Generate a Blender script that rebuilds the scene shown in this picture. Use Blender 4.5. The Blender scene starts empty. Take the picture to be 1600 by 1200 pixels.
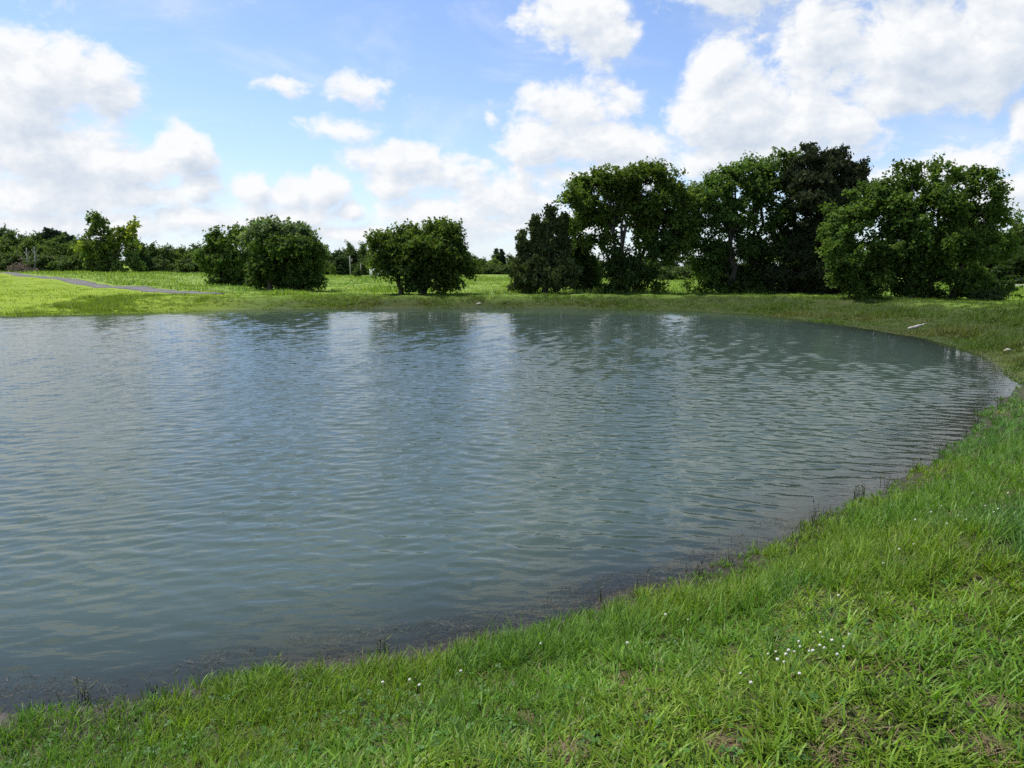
import bpy, math, random
import numpy as np

random.seed(11)
RNG = np.random.default_rng(7)
scene = bpy.context.scene
COL = scene.collection

# ------------------------------------------------------------------ camera
FPX = 1164.0            # focal length in photo pixels (1600 wide)
HORIZ = 416.0           # photo row of the horizon
EYE = 2.2               # eye above the water
PITCH = math.atan((600.0 - HORIZ) / FPX)
cam_data = bpy.data.cameras.new("camera")
cam_data.sensor_width = 36.0
cam_data.lens = FPX / 1600.0 * 36.0
cam_data.clip_start = 0.05
cam_data.clip_end = 6000.0
cam = bpy.data.objects.new("camera", cam_data)
COL.objects.link(cam)
cam.location = (0, 0, EYE)
cam.rotation_euler = (math.pi / 2 - PITCH, 0, 0)
scene.camera = cam

# ------------------------------------------------------------------ exposure
scene.view_settings.view_transform = 'Standard'
scene.view_settings.look = 'None'
scene.view_settings.gamma = 1.0
scene.view_settings.use_curve_mapping = False
scene.view_settings.exposure = 0.6
scene.render.engine = 'CYCLES'
scene.cycles.use_denoising = False
scene.cycles.denoiser = 'OPENIMAGEDENOISE'
scene.cycles.denoising_input_passes = 'RGB_ALBEDO_NORMAL'
scene.cycles.denoising_prefilter = 'ACCURATE'
scene.cycles.max_bounces = 6
scene.cycles.diffuse_bounces = 2
scene.cycles.glossy_bounces = 3
scene.cycles.transmission_bounces = 4
scene.cycles.transparent_max_bounces = 8
scene.cycles.caustics_reflective = False
scene.cycles.caustics_refractive = False
scene.cycles.sample_clamp_indirect = 6.0

# ------------------------------------------------------------------ sun
SUN_AZ = math.radians(-62)      # from +Y towards +X
SUN_EL = math.radians(60)
to_sun = np.array([math.sin(SUN_AZ) * math.cos(SUN_EL), math.cos(SUN_AZ) * math.cos(SUN_EL), math.sin(SUN_EL)])
sun_data = bpy.data.lights.new("sun", 'SUN')
sun_data.energy = 4.2
sun_data.angle = math.radians(0.53)
sun_data.color = (1.0, 0.955, 0.88)
sun = bpy.data.objects.new("sun", sun_data)
COL.objects.link(sun)
sun.location = (-40, 20, 80)
from mathutils import Vector
sun.rotation_euler = Vector(to_sun).to_track_quat('Z', 'Y').to_euler()


def pix_dir(px, py):
    a = (px - 800.0) / FPX
    b = (600.0 - py) / FPX
    cp, sp = math.cos(PITCH), math.sin(PITCH)
    return np.array([a, cp + b * sp, -sp + b * cp])


def pix_z(px, py, z=0.0):
    d = pix_dir(px, py)
    t = (z - EYE) / d[2]
    return np.array([d[0] * t, d[1] * t, z])


def pix_d(px, py, depth):
    d = pix_dir(px, py)
    t = depth / d[1]
    return np.array([d[0] * t, depth, EYE + d[2] * t])


# ------------------------------------------------------------------ world: Nishita sky with cumulus
world = bpy.data.worlds.new("World")
scene.world = world
world.use_nodes = True
wn = world.node_tree
wn.nodes.clear()
SKY_STRENGTH = 0.10


class NB:
    def __init__(self, tree):
        self.t = tree

    def node(self, typ, **kw):
        n = self.t.nodes.new(typ)
        for k, v in kw.items():
            setattr(n, k, v)
        return n

    def link(self, a, b):
        self.t.links.new(a, b)

    def setin(self, n, i, v):
        s = n.inputs[i]
        if hasattr(v, 'is_output'):
            self.link(v, s)
        else:
            s.default_value = v

    def math(self, op, a, b=None, c=None, clamp=False):
        n = self.node('ShaderNodeMath', operation=op, use_clamp=clamp)
        self.setin(n, 0, a)
        if b is not None:
            self.setin(n, 1, b)
        if c is not None:
            self.setin(n, 2, c)
        return n.outputs[0]

    def vmath(self, op, a, b=None, c=None):
        n = self.node('ShaderNodeVectorMath', operation=op)
        self.setin(n, 0, a)
        if b is not None:
            self.setin(n, 1, b)
        if c is not None:
            self.setin(n, 2, c)
        return n.outputs['Value'] if op in ('LENGTH', 'DOT_PRODUCT') else n.outputs[0]

    def noise(self, vec, scale, detail=4, rough=0.5, dist=0.0, dim='3D', lac=2.0):
        n = self.node('ShaderNodeTexNoise', noise_dimensions=dim)
        if vec is not None:
            self.link(vec, n.inputs['Vector'])
        n.inputs['Scale'].default_value = scale
        n.inputs['Detail'].default_value = detail
        n.inputs['Roughness'].default_value = rough
        n.inputs['Distortion'].default_value = dist
        n.inputs['Lacunarity'].default_value = lac
        return n

    def smooth(self, x, lo, hi, a=0.0, b=1.0):
        n = self.node('ShaderNodeMapRange', interpolation_type='SMOOTHSTEP')
        self.setin(n, 0, x)
        for i, v in enumerate((lo, hi, a, b)):
            self.setin(n, 1 + i, v)
        return n.outputs[0]

    def lin(self, x, lo, hi, a=0.0, b=1.0):
        n = self.node('ShaderNodeMapRange')
        self.setin(n, 0, x)
        for i, v in enumerate((lo, hi, a, b)):
            self.setin(n, 1 + i, v)
        return n.outputs[0]

    def mix(self, f, a, b, blend='MIX'):
        n = self.node('ShaderNodeMix', data_type='RGBA', blend_type=blend)
        self.setin(n, 0, f)
        for i, v in ((6, a), (7, b)):
            if hasattr(v, 'is_output'):
                self.link(v, n.inputs[i])
            else:
                n.inputs[i].default_value = (v[0], v[1], v[2], 1.0)
        return n.outputs[2]

    def comb(self, x, y, z):
        n = self.node('ShaderNodeCombineXYZ')
        for i, v in enumerate((x, y, z)):
            self.setin(n, i, v)
        return n.outputs[0]

    def sep(self, v):
        n = self.node('ShaderNodeSeparateXYZ')
        self.link(v, n.inputs[0])
        return n.outputs


CLOUDS = [  # photo px centre, radii, strength
    # great cloud on the left
    (50, 120, 150, 75, 1.0), (150, 130, 80, 62, 0.9), (20, 170, 160, 70, 1.0), (60, 235, 170, 55, 0.85), (185, 262, 130, 42, 0.9),
    (288, 228, 62, 44, 1.1), (60, 310, 190, 38, 0.8), (235, 302, 110, 28, 0.8), (312, 292, 42, 30, 0.9), (110, 350, 230, 30, 0.75),
    (300, 345, 110, 26, 0.7), (-150, 200, 180, 130, 0.9),
    # low banks left of centre
    (395, 290, 34, 28, 0.9), (445, 300, 45, 28, 0.9), (500, 300, 55, 30, 0.9), (450, 338, 140, 28, 0.75), (552, 330, 42, 26, 0.8), (560, 366, 260, 20, 0.7),
    # small scraps
    (452, 132, 52, 20, 0.66), (562, 140, 62, 30, 0.66), (525, 206, 80, 20, 0.42), (565, 250, 40, 20, 0.35), (770, 187, 20, 28, 0.4),
    # middle bank
    (640, 252, 62, 30, 0.85), (700, 275, 95, 42, 0.8), (610, 292, 50, 26, 0.8), (780, 315, 110, 40, 0.75), (680, 335, 140, 34, 0.7), (850, 350, 240, 26, 0.7),
    # right of centre
    (880, 168, 80, 48, 0.75), (965, 160, 50, 36, 0.6), (840, 225, 70, 48, 0.95), (950, 232, 130, 46, 0.95), (1110, 120, 52, 62, 1.0), (1150, 180, 120, 72, 1.1),
    (1245, 196, 100, 52, 1.0), (1315, 200, 56, 36, 0.95), (1150, 250, 220, 32, 0.8), (950, 280, 190, 30, 0.75), (1385, 218, 32, 18, 0.3),
    # top middle
    (900, 25, 105, 55, 0.85), (960, 60, 70, 36, 0.75), (1045, 10, 50, 25, 0.25),
    # top right
    (1290, 60, 110, 70, 0.85), (1420, 70, 170, 88, 1.1), (1560, 60, 130, 92, 1.1), (1405, 140, 90, 36, 0.85), (1190, 18, 70, 40, 0.4), (1720, 60, 150, 110, 1.0),
    # the same clouds carried on above the frame, as their reflections in the pond show
    (800, -110, 120, 75, 1.0), (1170, -70, 150, 90, 0.9), (1450, -120, 260, 130, 1.1), (60, -120, 170, 80, 0.8), (420, -230, 170, 70, 0.75),
    # right low
    (1610, 195, 50, 44, 0.9), (1520, 255, 120, 40, 0.8), (1420, 285, 100, 30, 0.65), (1600, 300, 160, 50, 0.8), (1780, 240, 150, 70, 0.9),
]


def build_cloud_group():
    g = bpy.data.node_groups.new("cloud_density", 'ShaderNodeTree')
    g.interface.new_socket("P", in_out='INPUT', socket_type='NodeSocketVector')
    g.interface.new_socket("Density", in_out='OUTPUT', socket_type='NodeSocketFloat')
    nb = NB(g)
    gi = g.nodes.new('NodeGroupInput')
    go = g.nodes.new('NodeGroupOutput')
    P = gi.outputs[0]
    # domain warp
    wv = nb.noise(P, 9.0, 3, 0.5)
    w = nb.vmath('MULTIPLY_ADD', wv.outputs['Color'], (0.055, 0.040, 0.0), (-0.0275, -0.020, 0.0))
    Pw = nb.vmath('ADD', P, w)
    field = None
    for (cx, cy, rx, ry, s) in CLOUDS:
        d = pix_dir(cx, cy)
        u0 = math.atan2(d[0], d[1])
        v0 = math.atan2(d[2], math.hypot(d[0], d[1]))
        ru = rx / FPX / (1 + ((cx - 800) / FPX) ** 2) * 1.12
        rv = ry / FPX * 1.12
        q = nb.vmath('MULTIPLY_ADD', Pw, (1 / ru, 1 / rv, 0), (-u0 / ru, -v0 / rv, 0))
        ln = nb.vmath('LENGTH', q)
        val = nb.math('MULTIPLY_ADD', ln, -s, s)
        if field is None:
            field = val
        else:
            field = nb.math('SMOOTH_MAX', field, val, 0.16)
    # the rest of the dome: scattered cumulus of the same kind
    s_ = nb.sep(P)
    au = nb.math('ABSOLUTE', s_[0])
    out_u = nb.smooth(au, 0.66, 0.9)
    out_v = nb.smooth(s_[1], 0.36, 0.55)
    outside = nb.math('MAXIMUM', out_u, out_v)
    cov = nb.noise(P, 3.1, 2, 0.5)
    other = nb.math('MULTIPLY_ADD', cov.outputs[0], 3.4, -1.75)
    other = nb.math('ADD', other, nb.math('MULTIPLY_ADD', outside, 2.0, -2.0))
    field = nb.math('MAXIMUM', field, other)
    field = nb.math('MAXIMUM', field, -1.2)
    # billows
    n1 = nb.noise(Pw, 13.0, 9, 0.56)
    n2 = nb.noise(nb.vmath('MULTIPLY', Pw, (1.0, 1.6, 1.0)), 40.0, 8, 0.62)
    dens = nb.math('MULTIPLY_ADD', n1.outputs[0], 1.5, -0.75)
    dens = nb.math('ADD', dens, nb.math('MULTIPLY_ADD', n2.outputs[0], 0.8, -0.40))
    dens = nb.math('ADD', dens, nb.math('SUBTRACT', field, 0.13))
    nb.link(dens, go.inputs[0])
    return g


cloud_group = build_cloud_group()
nb = NB(wn)
tc = nb.node('ShaderNodeTexCoord')
dirv = nb.vmath('NORMALIZE', tc.outputs['Generated'])
ds = nb.sep(dirv)
u = nb.math('ARCTAN2', ds[0], ds[1])
v = nb.math('ARCSINE', ds[2])
P0 = nb.comb(u, v, 0.0)


def dens_at(off):
    n = nb.node('ShaderNodeGroup')
    n.node_tree = cloud_group
    nb.link(nb.vmath('ADD', P0, off), n.inputs[0])
    return n.outputs[0]


d0 = dens_at((0, 0, 0))
d1 = dens_at((-0.010, 0.016, 0))
d2 = dens_at((-0.022, 0.040, 0))
alpha = nb.smooth(d0, -0.12, 0.33)
wz1 = nb.noise(nb.vmath('MULTIPLY', P0, (1.0, 2.6, 1.0)), 4.2, 9, 0.62, 0.6)
wisp = nb.math('MULTIPLY', nb.smooth(wz1.outputs[0], 0.46, 0.78, 0.0, 0.55), nb.smooth(d0, -1.1, -0.2, 0.35, 1.0))
alpha = nb.math('MAXIMUM', alpha, wisp)
shade = nb.math('ADD', nb.math('MULTIPLY', nb.math('MAXIMUM', d1, 0.0), 0.45), nb.math('MULTIPLY', nb.math('MAXIMUM', d2, 0.0), 0.55))
slope = nb.math('SUBTRACT', d0, d1)
lit = nb.math('SUBTRACT', nb.math('MULTIPLY', slope, 0.75), nb.math('MULTIPLY', shade, 0.48))
lit = nb.lin(lit, -0.85, 0.12)
lit = nb.math('POWER', lit, 1.35)
fine = nb.noise(nb.vmath('MULTIPLY', P0, (1.0, 1.5, 1.0)), 26.0, 8, 0.62)
lit = nb.math('ADD', lit, nb.math('MULTIPLY_ADD', fine.outputs[0], 0.75, -0.375), clamp=True)
CB = 1.0 / SKY_STRENGTH
cl_dark = (0.40 * CB, 0.455 * CB, 0.535 * CB)
cl_lit = (0.64 * CB, 0.65 * CB, 0.66 * CB)
cloud_col = nb.mix(lit, cl_dark, cl_lit)
sky = nb.node('ShaderNodeTexSky', sky_type='NISHITA')
sky.sun_disc = False
sky.sun_elevation = SUN_EL
sky.sun_rotation = SUN_AZ
sky.altitude = 200
sky.air_density = 1.0
sky.dust_density = 0.5
sky.ozone_density = 2.0
# faint veil that thickens towards the horizon
veil = nb.math('EXPONENT', nb.math('MULTIPLY', nb.math('MAXIMUM', v, 0.0), -1.0 / 0.085))
veil = nb.math('MULTIPLY_ADD', veil, 0.55, 0.05)
vn = nb.noise(P0, 5.0, 4, 0.6)
veil = nb.math('MULTIPLY', veil, nb.lin(vn.outputs[0], 0.3, 0.7, 0.6, 1.3), clamp=True)
base = nb.mix(veil, nb.mix(1.0, sky.outputs[0], (1.0, 1.045, 1.22), 'MULTIPLY'), (0.48 * CB, 0.565 * CB, 0.67 * CB))
final = nb.mix(alpha, base, cloud_col)
bg = nb.node('ShaderNodeBackground')
bg.inputs['Strength'].default_value = SKY_STRENGTH
nb.link(final, bg.inputs['Color'])
wo = nb.node('ShaderNodeOutputWorld')
nb.link(bg.outputs[0], wo.inputs[0])
world.cycles.sampling_method = 'MANUAL'
world.cycles.sample_map_resolution = 512


# ------------------------------------------------------------------ helpers
def _hash(ix, iy, seed):
    n = (ix.astype(np.int64) * 374761393 + iy.astype(np.int64) * 668265263 + seed * 1442695041) & 0x7FFFFFFF
    n = ((n ^ (n >> 13)) * 1274126177) & 0x7FFFFFFF
    return ((n ^ (n >> 16)) & 0xFFFF) / 65535.0


def vnoise(x, y, seed=0):
    xi, yi = np.floor(x), np.floor(y)
    fx, fy = x - xi, y - yi
    fx = fx * fx * (3 - 2 * fx)
    fy = fy * fy * (3 - 2 * fy)
    a = _hash(xi, yi, seed); b = _hash(xi + 1, yi, seed)
    c = _hash(xi, yi + 1, seed); d = _hash(xi + 1, yi + 1, seed)
    return (a * (1 - fx) + b * fx) * (1 - fy) + (c * (1 - fx) + d * fx) * fy


def fbm(x, y, scale, octaves=4, seed=0):
    t = np.zeros_like(x, dtype=float); amp = 0.5; s = scale
    for o in range(octaves):
        t += amp * vnoise(x * s, y * s, seed + o * 17)
        amp *= 0.5; s *= 2.03
    return t / (1 - 0.5 ** octaves)


def sstep(a, b, x):
    t = np.clip((x - a) / (b - a), 0, 1)
    return t * t * (3 - 2 * t)


def new_mesh(name, V, faces, mat=None, smooth=False, colors=None, attrs=None):
    """faces: list of (n,k) int arrays; colors (nv,3); attrs dict name->(nv,)"""
    me = bpy.data.meshes.new(name)
    V = np.asarray(V, dtype=np.float32)
    me.vertices.add(len(V))
    me.vertices.foreach_set('co', V.ravel())
    loops = np.concatenate([f.ravel() for f in faces]).astype(np.int32)
    tot = np.concatenate([np.full(len(f), f.shape[1], np.int32) for f in faces])
    start = np.concatenate([[0], np.cumsum(tot)[:-1]]).astype(np.int32)
    me.loops.add(len(loops))
    me.loops.foreach_set('vertex_index', loops)
    me.polygons.add(len(tot))
    me.polygons.foreach_set('loop_start', start)
    if smooth:
        me.polygons.foreach_set('use_smooth', np.ones(len(tot), dtype=bool))
    if colors is not None:
        a = me.attributes.new('tint', 'FLOAT_COLOR', 'POINT')
        c = np.ones((len(V), 4), np.float32)
        c[:, :3] = colors
        a.data.foreach_set('color', c.ravel())
    for k, val in (attrs or {}).items():
        a = me.attributes.new(k, 'FLOAT', 'POINT')
        a.data.foreach_set('value', np.asarray(val, np.float32))
    me.update(calc_edges=True)
    me.validate()
    if mat is not None:
        me.materials.append(mat)
    return me


def add_obj(name, me, parent=None, loc=None):
    o = bpy.data.objects.new(name, me)
    COL.objects.link(o)
    if parent is not None:
        o.parent = parent
    if loc is not None:
        o.location = loc
    return o


def empty(name, loc, label, cat, group=None, rotz=0.0):
    o = bpy.data.objects.new(name, None)
    COL.objects.link(o)
    o.location = loc
    o.rotation_euler = (0, 0, rotz)
    o['label'] = label
    o['category'] = cat
    if group:
        o['group'] = group
    return o


def tag(o, label, cat, group=None, kind=None):
    if label:
        o['label'] = label
    if cat:
        o['category'] = cat
    if group:
        o['group'] = group
    if kind:
        o['kind'] = kind
    return o


class Geo:
    """collects tubes, boxes and lumps"""
    def __init__(self):
        self.v = []; self.q = []; self.t = []; self.n = 0

    def add(self, V, Q=None, T=None):
        self.v.append(np.asarray(V, float))
        if Q is not None and len(Q):
            self.q.append(np.asarray(Q, int) + self.n)
        if T is not None and len(T):
            self.t.append(np.asarray(T, int) + self.n)
        self.n += len(V)

    def tube(self, pts, rad, sides=6):
        pts = np.asarray(pts, float); m = len(pts)
        tang = np.gradient(pts, axis=0)
        tang /= np.linalg.norm(tang, axis=1, keepdims=True) + 1e-9
        ref = np.array([0.31, 0.95, 0.05]) if abs(tang[0][2]) > 0.7 else np.array([0, 0, 1.0])
        a = np.cross(tang, ref); a /= np.linalg.norm(a, axis=1, keepdims=True) + 1e-9
        b = np.cross(tang, a)
        ang = np.arange(sides) / sides * 2 * math.pi
        r = np.asarray(rad, float)[:, None, None]
        ring = pts[:, None, :] + r * (np.cos(ang)[None, :, None] * a[:, None, :] + np.sin(ang)[None, :, None] * b[:, None, :])
        V = ring.reshape(-1, 3)
        Q = []
        for i in range(m - 1):
            for k in range(sides):
                k2 = (k + 1) % sides
                Q.append((i * sides + k, i * sides + k2, (i + 1) * sides + k2, (i + 1) * sides + k))
        V = np.vstack([V, pts[0], pts[-1]])
        T = []
        for k in range(sides):
            k2 = (k + 1) % sides
            T.append((m * sides, k2, k))
            T.append((m * sides + 1, (m - 1) * sides + k, (m - 1) * sides + k2))
        self.add(V, Q, T)

    def box(self, lo, hi):
        x0, y0, z0 = lo; x1, y1, z1 = hi
        V = [(x0, y0, z0), (x1, y0, z0), (x1, y1, z0), (x0, y1, z0), (x0, y0, z1), (x1, y0, z1), (x1, y1, z1), (x0, y1, z1)]
        Q = [(0, 3, 2, 1), (4, 5, 6, 7), (0, 1, 5, 4), (1, 2, 6, 5), (2, 3, 7, 6), (3, 0, 4, 7)]
        self.add(V, Q)

    def mesh(self, name, mat, smooth=True):
        faces = []
        if self.q: faces.append(np.vstack(self.q))
        if self.t: faces.append(np.vstack(self.t))
        return new_mesh(name, np.vstack(self.v), faces, mat, smooth)


# ------------------------------------------------------------------ materials
def new_mat(name):
    m = bpy.data.materials.new(name)
    m.use_nodes = True
    m.node_tree.nodes.clear()
    return m, NB(m.node_tree)


def finish(nbm, sh):
    o = nbm.node('ShaderNodeOutputMaterial')
    nbm.link(sh, o.inputs['Surface'])


def leaf_mat(name, trans=0.3, rough=0.55, gain=1.0, spec=0.25):
    m, b = new_mat(name)
    at = b.node('ShaderNodeAttribute', attribute_name='tint')
    col = b.mix(1.0, at.outputs['Color'], (gain, gain, gain), 'MULTIPLY')
    p = b.node('ShaderNodeBsdfPrincipled')
    b.link(col, p.inputs['Base Color'])
    p.inputs['Roughness'].default_value = rough
    p.inputs['Specular IOR Level'].default_value = spec
    t = b.node('ShaderNodeBsdfTranslucent')
    b.link(b.mix(1.0, col, (1.25, 1.35, 0.6), 'MULTIPLY'), t.inputs['Color'])
    mx = b.node('ShaderNodeMixShader')
    mx.inputs[0].default_value = trans
    b.link(p.outputs[0], mx.inputs[1]); b.link(t.outputs[0], mx.inputs[2])
    finish(b, mx.outputs[0])
    return m


def noisy_mat(name, c0, c1, scale=6.0, rough=0.85, bump=0.4, stretch=(1, 1, 1), spec=0.3, detail=6, dist=0.02):
    m, b = new_mat(name)
    tcn = b.node('ShaderNodeTexCoord')
    vec = b.vmath('MULTIPLY', tcn.outputs['Object'], stretch)
    n = b.noise(vec, scale, detail, 0.6)
    f = b.smooth(n.outputs[0], 0.3, 0.7)
    p = b.node('ShaderNodeBsdfPrincipled')
    b.link(b.mix(f, c0, c1), p.inputs['Base Color'])
    p.inputs['Roughness'].default_value = rough
    p.inputs['Specular IOR Level'].default_value = spec
    if bump:
        bp = b.node('ShaderNodeBump')
        bp.inputs['Strength'].default_value = bump
        bp.inputs['Distance'].default_value = dist
        b.link(n.outputs[0], bp.inputs['Height'])
        b.link(bp.outputs[0], p.inputs['Normal'])
    finish(b, p.outputs[0])
    return m


M_LEAF = leaf_mat("leaf", 0.42, 0.7, 1.72, spec=0.10)
M_CEDAR = leaf_mat("cedar_leaf", 0.2, 0.8, 1.4, spec=0.06)
M_GRASS = leaf_mat("grass_blade", 0.38, 0.5, 1.12, spec=0.25)
M_STRAW = noisy_mat("straw", (0.10, 0.075, 0.045), (0.34, 0.28, 0.18), 9, 0.8, 0.0)
M_BARK = noisy_mat("bark", (0.045, 0.036, 0.028), (0.115, 0.095, 0.075), 5, 0.9, 0.6, (1, 1, 0.25))
M_DEADWOOD = noisy_mat("dead_wood", (0.24, 0.22, 0.19), (0.46, 0.43, 0.38), 7, 0.85, 0.5, (1, 1, 0.3))
M_ASPHALT = noisy_mat("asphalt", (0.105, 0.102, 0.096), (0.150, 0.146, 0.138), 1.2, 0.95, 0.15, spec=0.08)
M_CONCRETE = noisy_mat("pale_road", (0.30, 0.29, 0.27), (0.42, 0.41, 0.39), 0.8, 0.85, 0.1)
M_STONE = noisy_mat("stone", (0.24, 0.22, 0.17), (0.46, 0.43, 0.36), 14, 0.85, 0.6)
M_WHITE = noisy_mat("white_siding", (0.70, 0.70, 0.69), (0.82, 0.82, 0.81), 1.5, 0.6, 0.0)
M_ROOF = noisy_mat("roof_metal", (0.50, 0.51, 0.52), (0.62, 0.63, 0.64), 2.0, 0.45, 0.05)
M_GLASS = noisy_mat("window_glass", (0.02, 0.025, 0.03), (0.03, 0.035, 0.04), 2.0, 0.08, 0.0, spec=0.6)
M_PETAL = noisy_mat("clover_petal", (0.50, 0.50, 0.42), (0.72, 0.71, 0.64), 160, 0.7, 0.0)
M_STEM = noisy_mat("green_stem", (0.06, 0.11, 0.03), (0.09, 0.14, 0.04), 30, 0.7, 0.0)

# ------------------------------------------------------------------ pond outline and terrain height
shore_px = [  # near shore from left to right, then round the tip and back along the far shore
    (-60, 1118), (60, 1108), (206, 1096), (290, 1084), (375, 1062), (470, 1044), (600, 1020), (690, 1000), (742, 986), (830, 972), (911, 955), (960, 930),
    (1010, 914), (1069, 908), (1136, 880), (1200, 860), (1250, 838), (1285, 815), (1335, 788), (1380, 768), (1425, 742), (1470, 712), (1516, 668), (1554, 639), (1580, 615),
    (1590, 602), (1584, 590), (1558, 574), (1528, 556), (1490, 541), (1449, 530), (1370, 517), (1307, 506), (1243, 498), (1180, 492), (1080, 486.5), (960, 483.5),
    (840, 482), (720, 481.5), (600, 482), (480, 482.5), (400, 483.5), (330, 485.5), (240, 488.5), (140, 491), (40, 493), (-40, 494)]
shore = [pix_z(x, y, 0)[:2] for x, y in shore_px]
shore += [np.array(p) for p in [(-36, 33.5), (-44, 30), (-49, 22), (-46, 13), (-38, 7), (-26, 4.4), (-14, 3.6), (-7, 3.45)]]


def catmull(pts, n=4):
    pts = np.asarray(pts); m = len(pts); out = []
    for i in range(m):
        p0, p1, p2, p3 = pts[i - 1], pts[i], pts[(i + 1) % m], pts[(i + 2) % m]
        for k in range(n):
            t = k / n
            out.append(0.5 * ((2 * p1) + (-p0 + p2) * t + (2 * p0 - 5 * p1 + 4 * p2 - p3) * t * t + (-p0 + 3 * p1 - 3 * p2 + p3) * t ** 3))
    return np.array(out)


SHORE = catmull(shore, 3)

CREST_D = {800: 41.6, 700: 41.6, 600: 41.6, 500: 41.3, 420: 40.9, 340: 40.0}
PATH_Y = [45.0, 46.5, 54.5, 72.0, 93.0, 104.0]
PATH_X = [pix_d(q, r, d)[0] for q, r, d in [(350, 464.5, 45.0), (300, 461, 46.5), (200, 449, 54.5), (100, 436, 72.0), (0, 427.5, 93.0), (-120, 424, 104.0)]]


def path_at(y):
    return np.interp(y, PATH_Y, PATH_X)


crest_pts = []   # (x, y, z) closed outline of the bank top
for x, y in [(1600, 478), (1530, 474), (1450, 470.5), (1370, 467.5), (1300, 465), (1200, 463.3), (1100, 462.3), (1000, 462), (900, 462), (800, 462.3), (700, 463.2), (600, 464), (500, 465), (420, 465.8), (340, 466.5)]:
    crest_pts.append(pix_d(x, y, CREST_D[x]) if x in CREST_D else pix_z(x, y, 0.58))
crest_pts += [np.array(p) for p in [(-21, 43.5, 0.50), (-27, 42.5, 0.42), (-35, 41.0, 0.36), (-46, 38, 0.4), (-54, 28, 0.5), (-53, 12, 0.6), (-42, 2.5, 0.65), (-26, 0.0, 0.65), (-12, -0.2, 0.65),
                                    (-5, 0.3, 0.62), (-1.5, 1.15, 0.60), (0.6, 2.0, 0.60), (1.9, 3.1, 0.62), (3.4, 4.6, 0.64), (5.2, 6.2, 0.64), (7.4, 8.0, 0.64), (10.2, 9.8, 0.64), (13.5, 11.5, 0.62), (17.0, 14.5, 0.60), (19.5, 19.0, 0.58), (20.5, 24.0, 0.58)]]
crest_pts = np.array(crest_pts)


def seg_dist(P, poly, vals=None):
    """unsigned distance, inside flag and value interpolated along the closed polyline"""
    A = poly; B = np.roll(poly, -1, axis=0)
    out_d = np.empty(len(P)); out_in = np.zeros(len(P), bool); out_v = np.zeros(len(P))
    CH = 20000
    E = B - A
    L2 = (E ** 2).sum(1)
    for s in range(0, len(P), CH):
        p = P[s:s + CH]
        dx = p[:, None, 0] - A[None, :, 0]; dy = p[:, None, 1] - A[None, :, 1]
        t = np.clip((dx * E[:, 0] + dy * E[:, 1]) / L2, 0, 1)
        d2 = (dx - t * E[:, 0]) ** 2 + (dy - t * E[:, 1]) ** 2
        k = d2.argmin(1)
        r = np.arange(len(p))
        out_d[s:s + CH] = np.sqrt(d2[r, k])
        if vals is not None:
            vn_ = np.roll(vals, -1)
            w = 1 / (d2 + 0.3) ** 2
            vm = vals[None] * (1 - t) + vn_[None] * t
            out_v[s:s + CH] = (w * vm).sum(1) / w.sum(1)
        cond = (A[None, :, 1] > p[:, None, 1]) != (B[None, :, 1] > p[:, None, 1])
        with np.errstate(divide='ignore', invalid='ignore'):
            xi = A[None, :, 0] + (p[:, None, 1] - A[None, :, 1]) / (B[None, :, 1] - A[None, :, 1]) * E[None, :, 0]
        out_in[s:s + CH] = (cond & (p[:, None, 0] < xi)).sum(1) % 2 == 1
    return out_d, out_in, out_v


field_ctrl = []
for (x, y, d) in [(0, 427, 95), (60, 432, 82), (100, 436, 72), (200, 449, 54), (300, 461, 45), (-120, 424, 85), (-300, 428, 90), (0, 445, 62), (60, 455, 54), (0, 418, 150), (-200, 412, 160), (150, 425, 135), (250, 428, 150),
                  (345, 448, 72), (455, 457, 57), (530, 430, 165), (600, 448, 70), (640, 432, 150), (760, 429, 165), (760, 447, 75), (900, 436, 130), (1060, 438, 125), (1060, 450, 70), (1300, 442, 120),
                  (1580, 448, 92), (1590, 462, 52), (1750, 446, 95), (2200, 446, 95), (640, 420, 420), (0, 408, 420), (1400, 420, 420)]:
    field_ctrl.append(pix_d(x, y, d))
field_ctrl += [np.array(p) for p in [(-60, 20, 0.7), (-80, 50, 1.1), (-40, -20, 0.8), (0, -15, 0.7), (25, -10, 0.7), (32, 10, 0.5), (36, 25, 0.3), (60, 0, 0.6), (0, -80, 1.0), (-300, 0, 1.5), (300, 0, 0.5), (0, 900, 1.0)]]
field_ctrl = np.array(field_ctrl)


def field_h(x, y):
    out = np.empty(len(x))
    for s in range(0, len(x), 40000):
        dx = x[s:s + 40000, None] - field_ctrl[None, :, 0]; dy = y[s:s + 40000, None] - field_ctrl[None, :, 1]
        d2 = dx * dx + dy * dy
        w = 1 / (d2 + 20.0) ** 1.6
        out[s:s + 40000] = (w * field_ctrl[None, :, 2]).sum(1) / w.sum(1)
    return out


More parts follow.
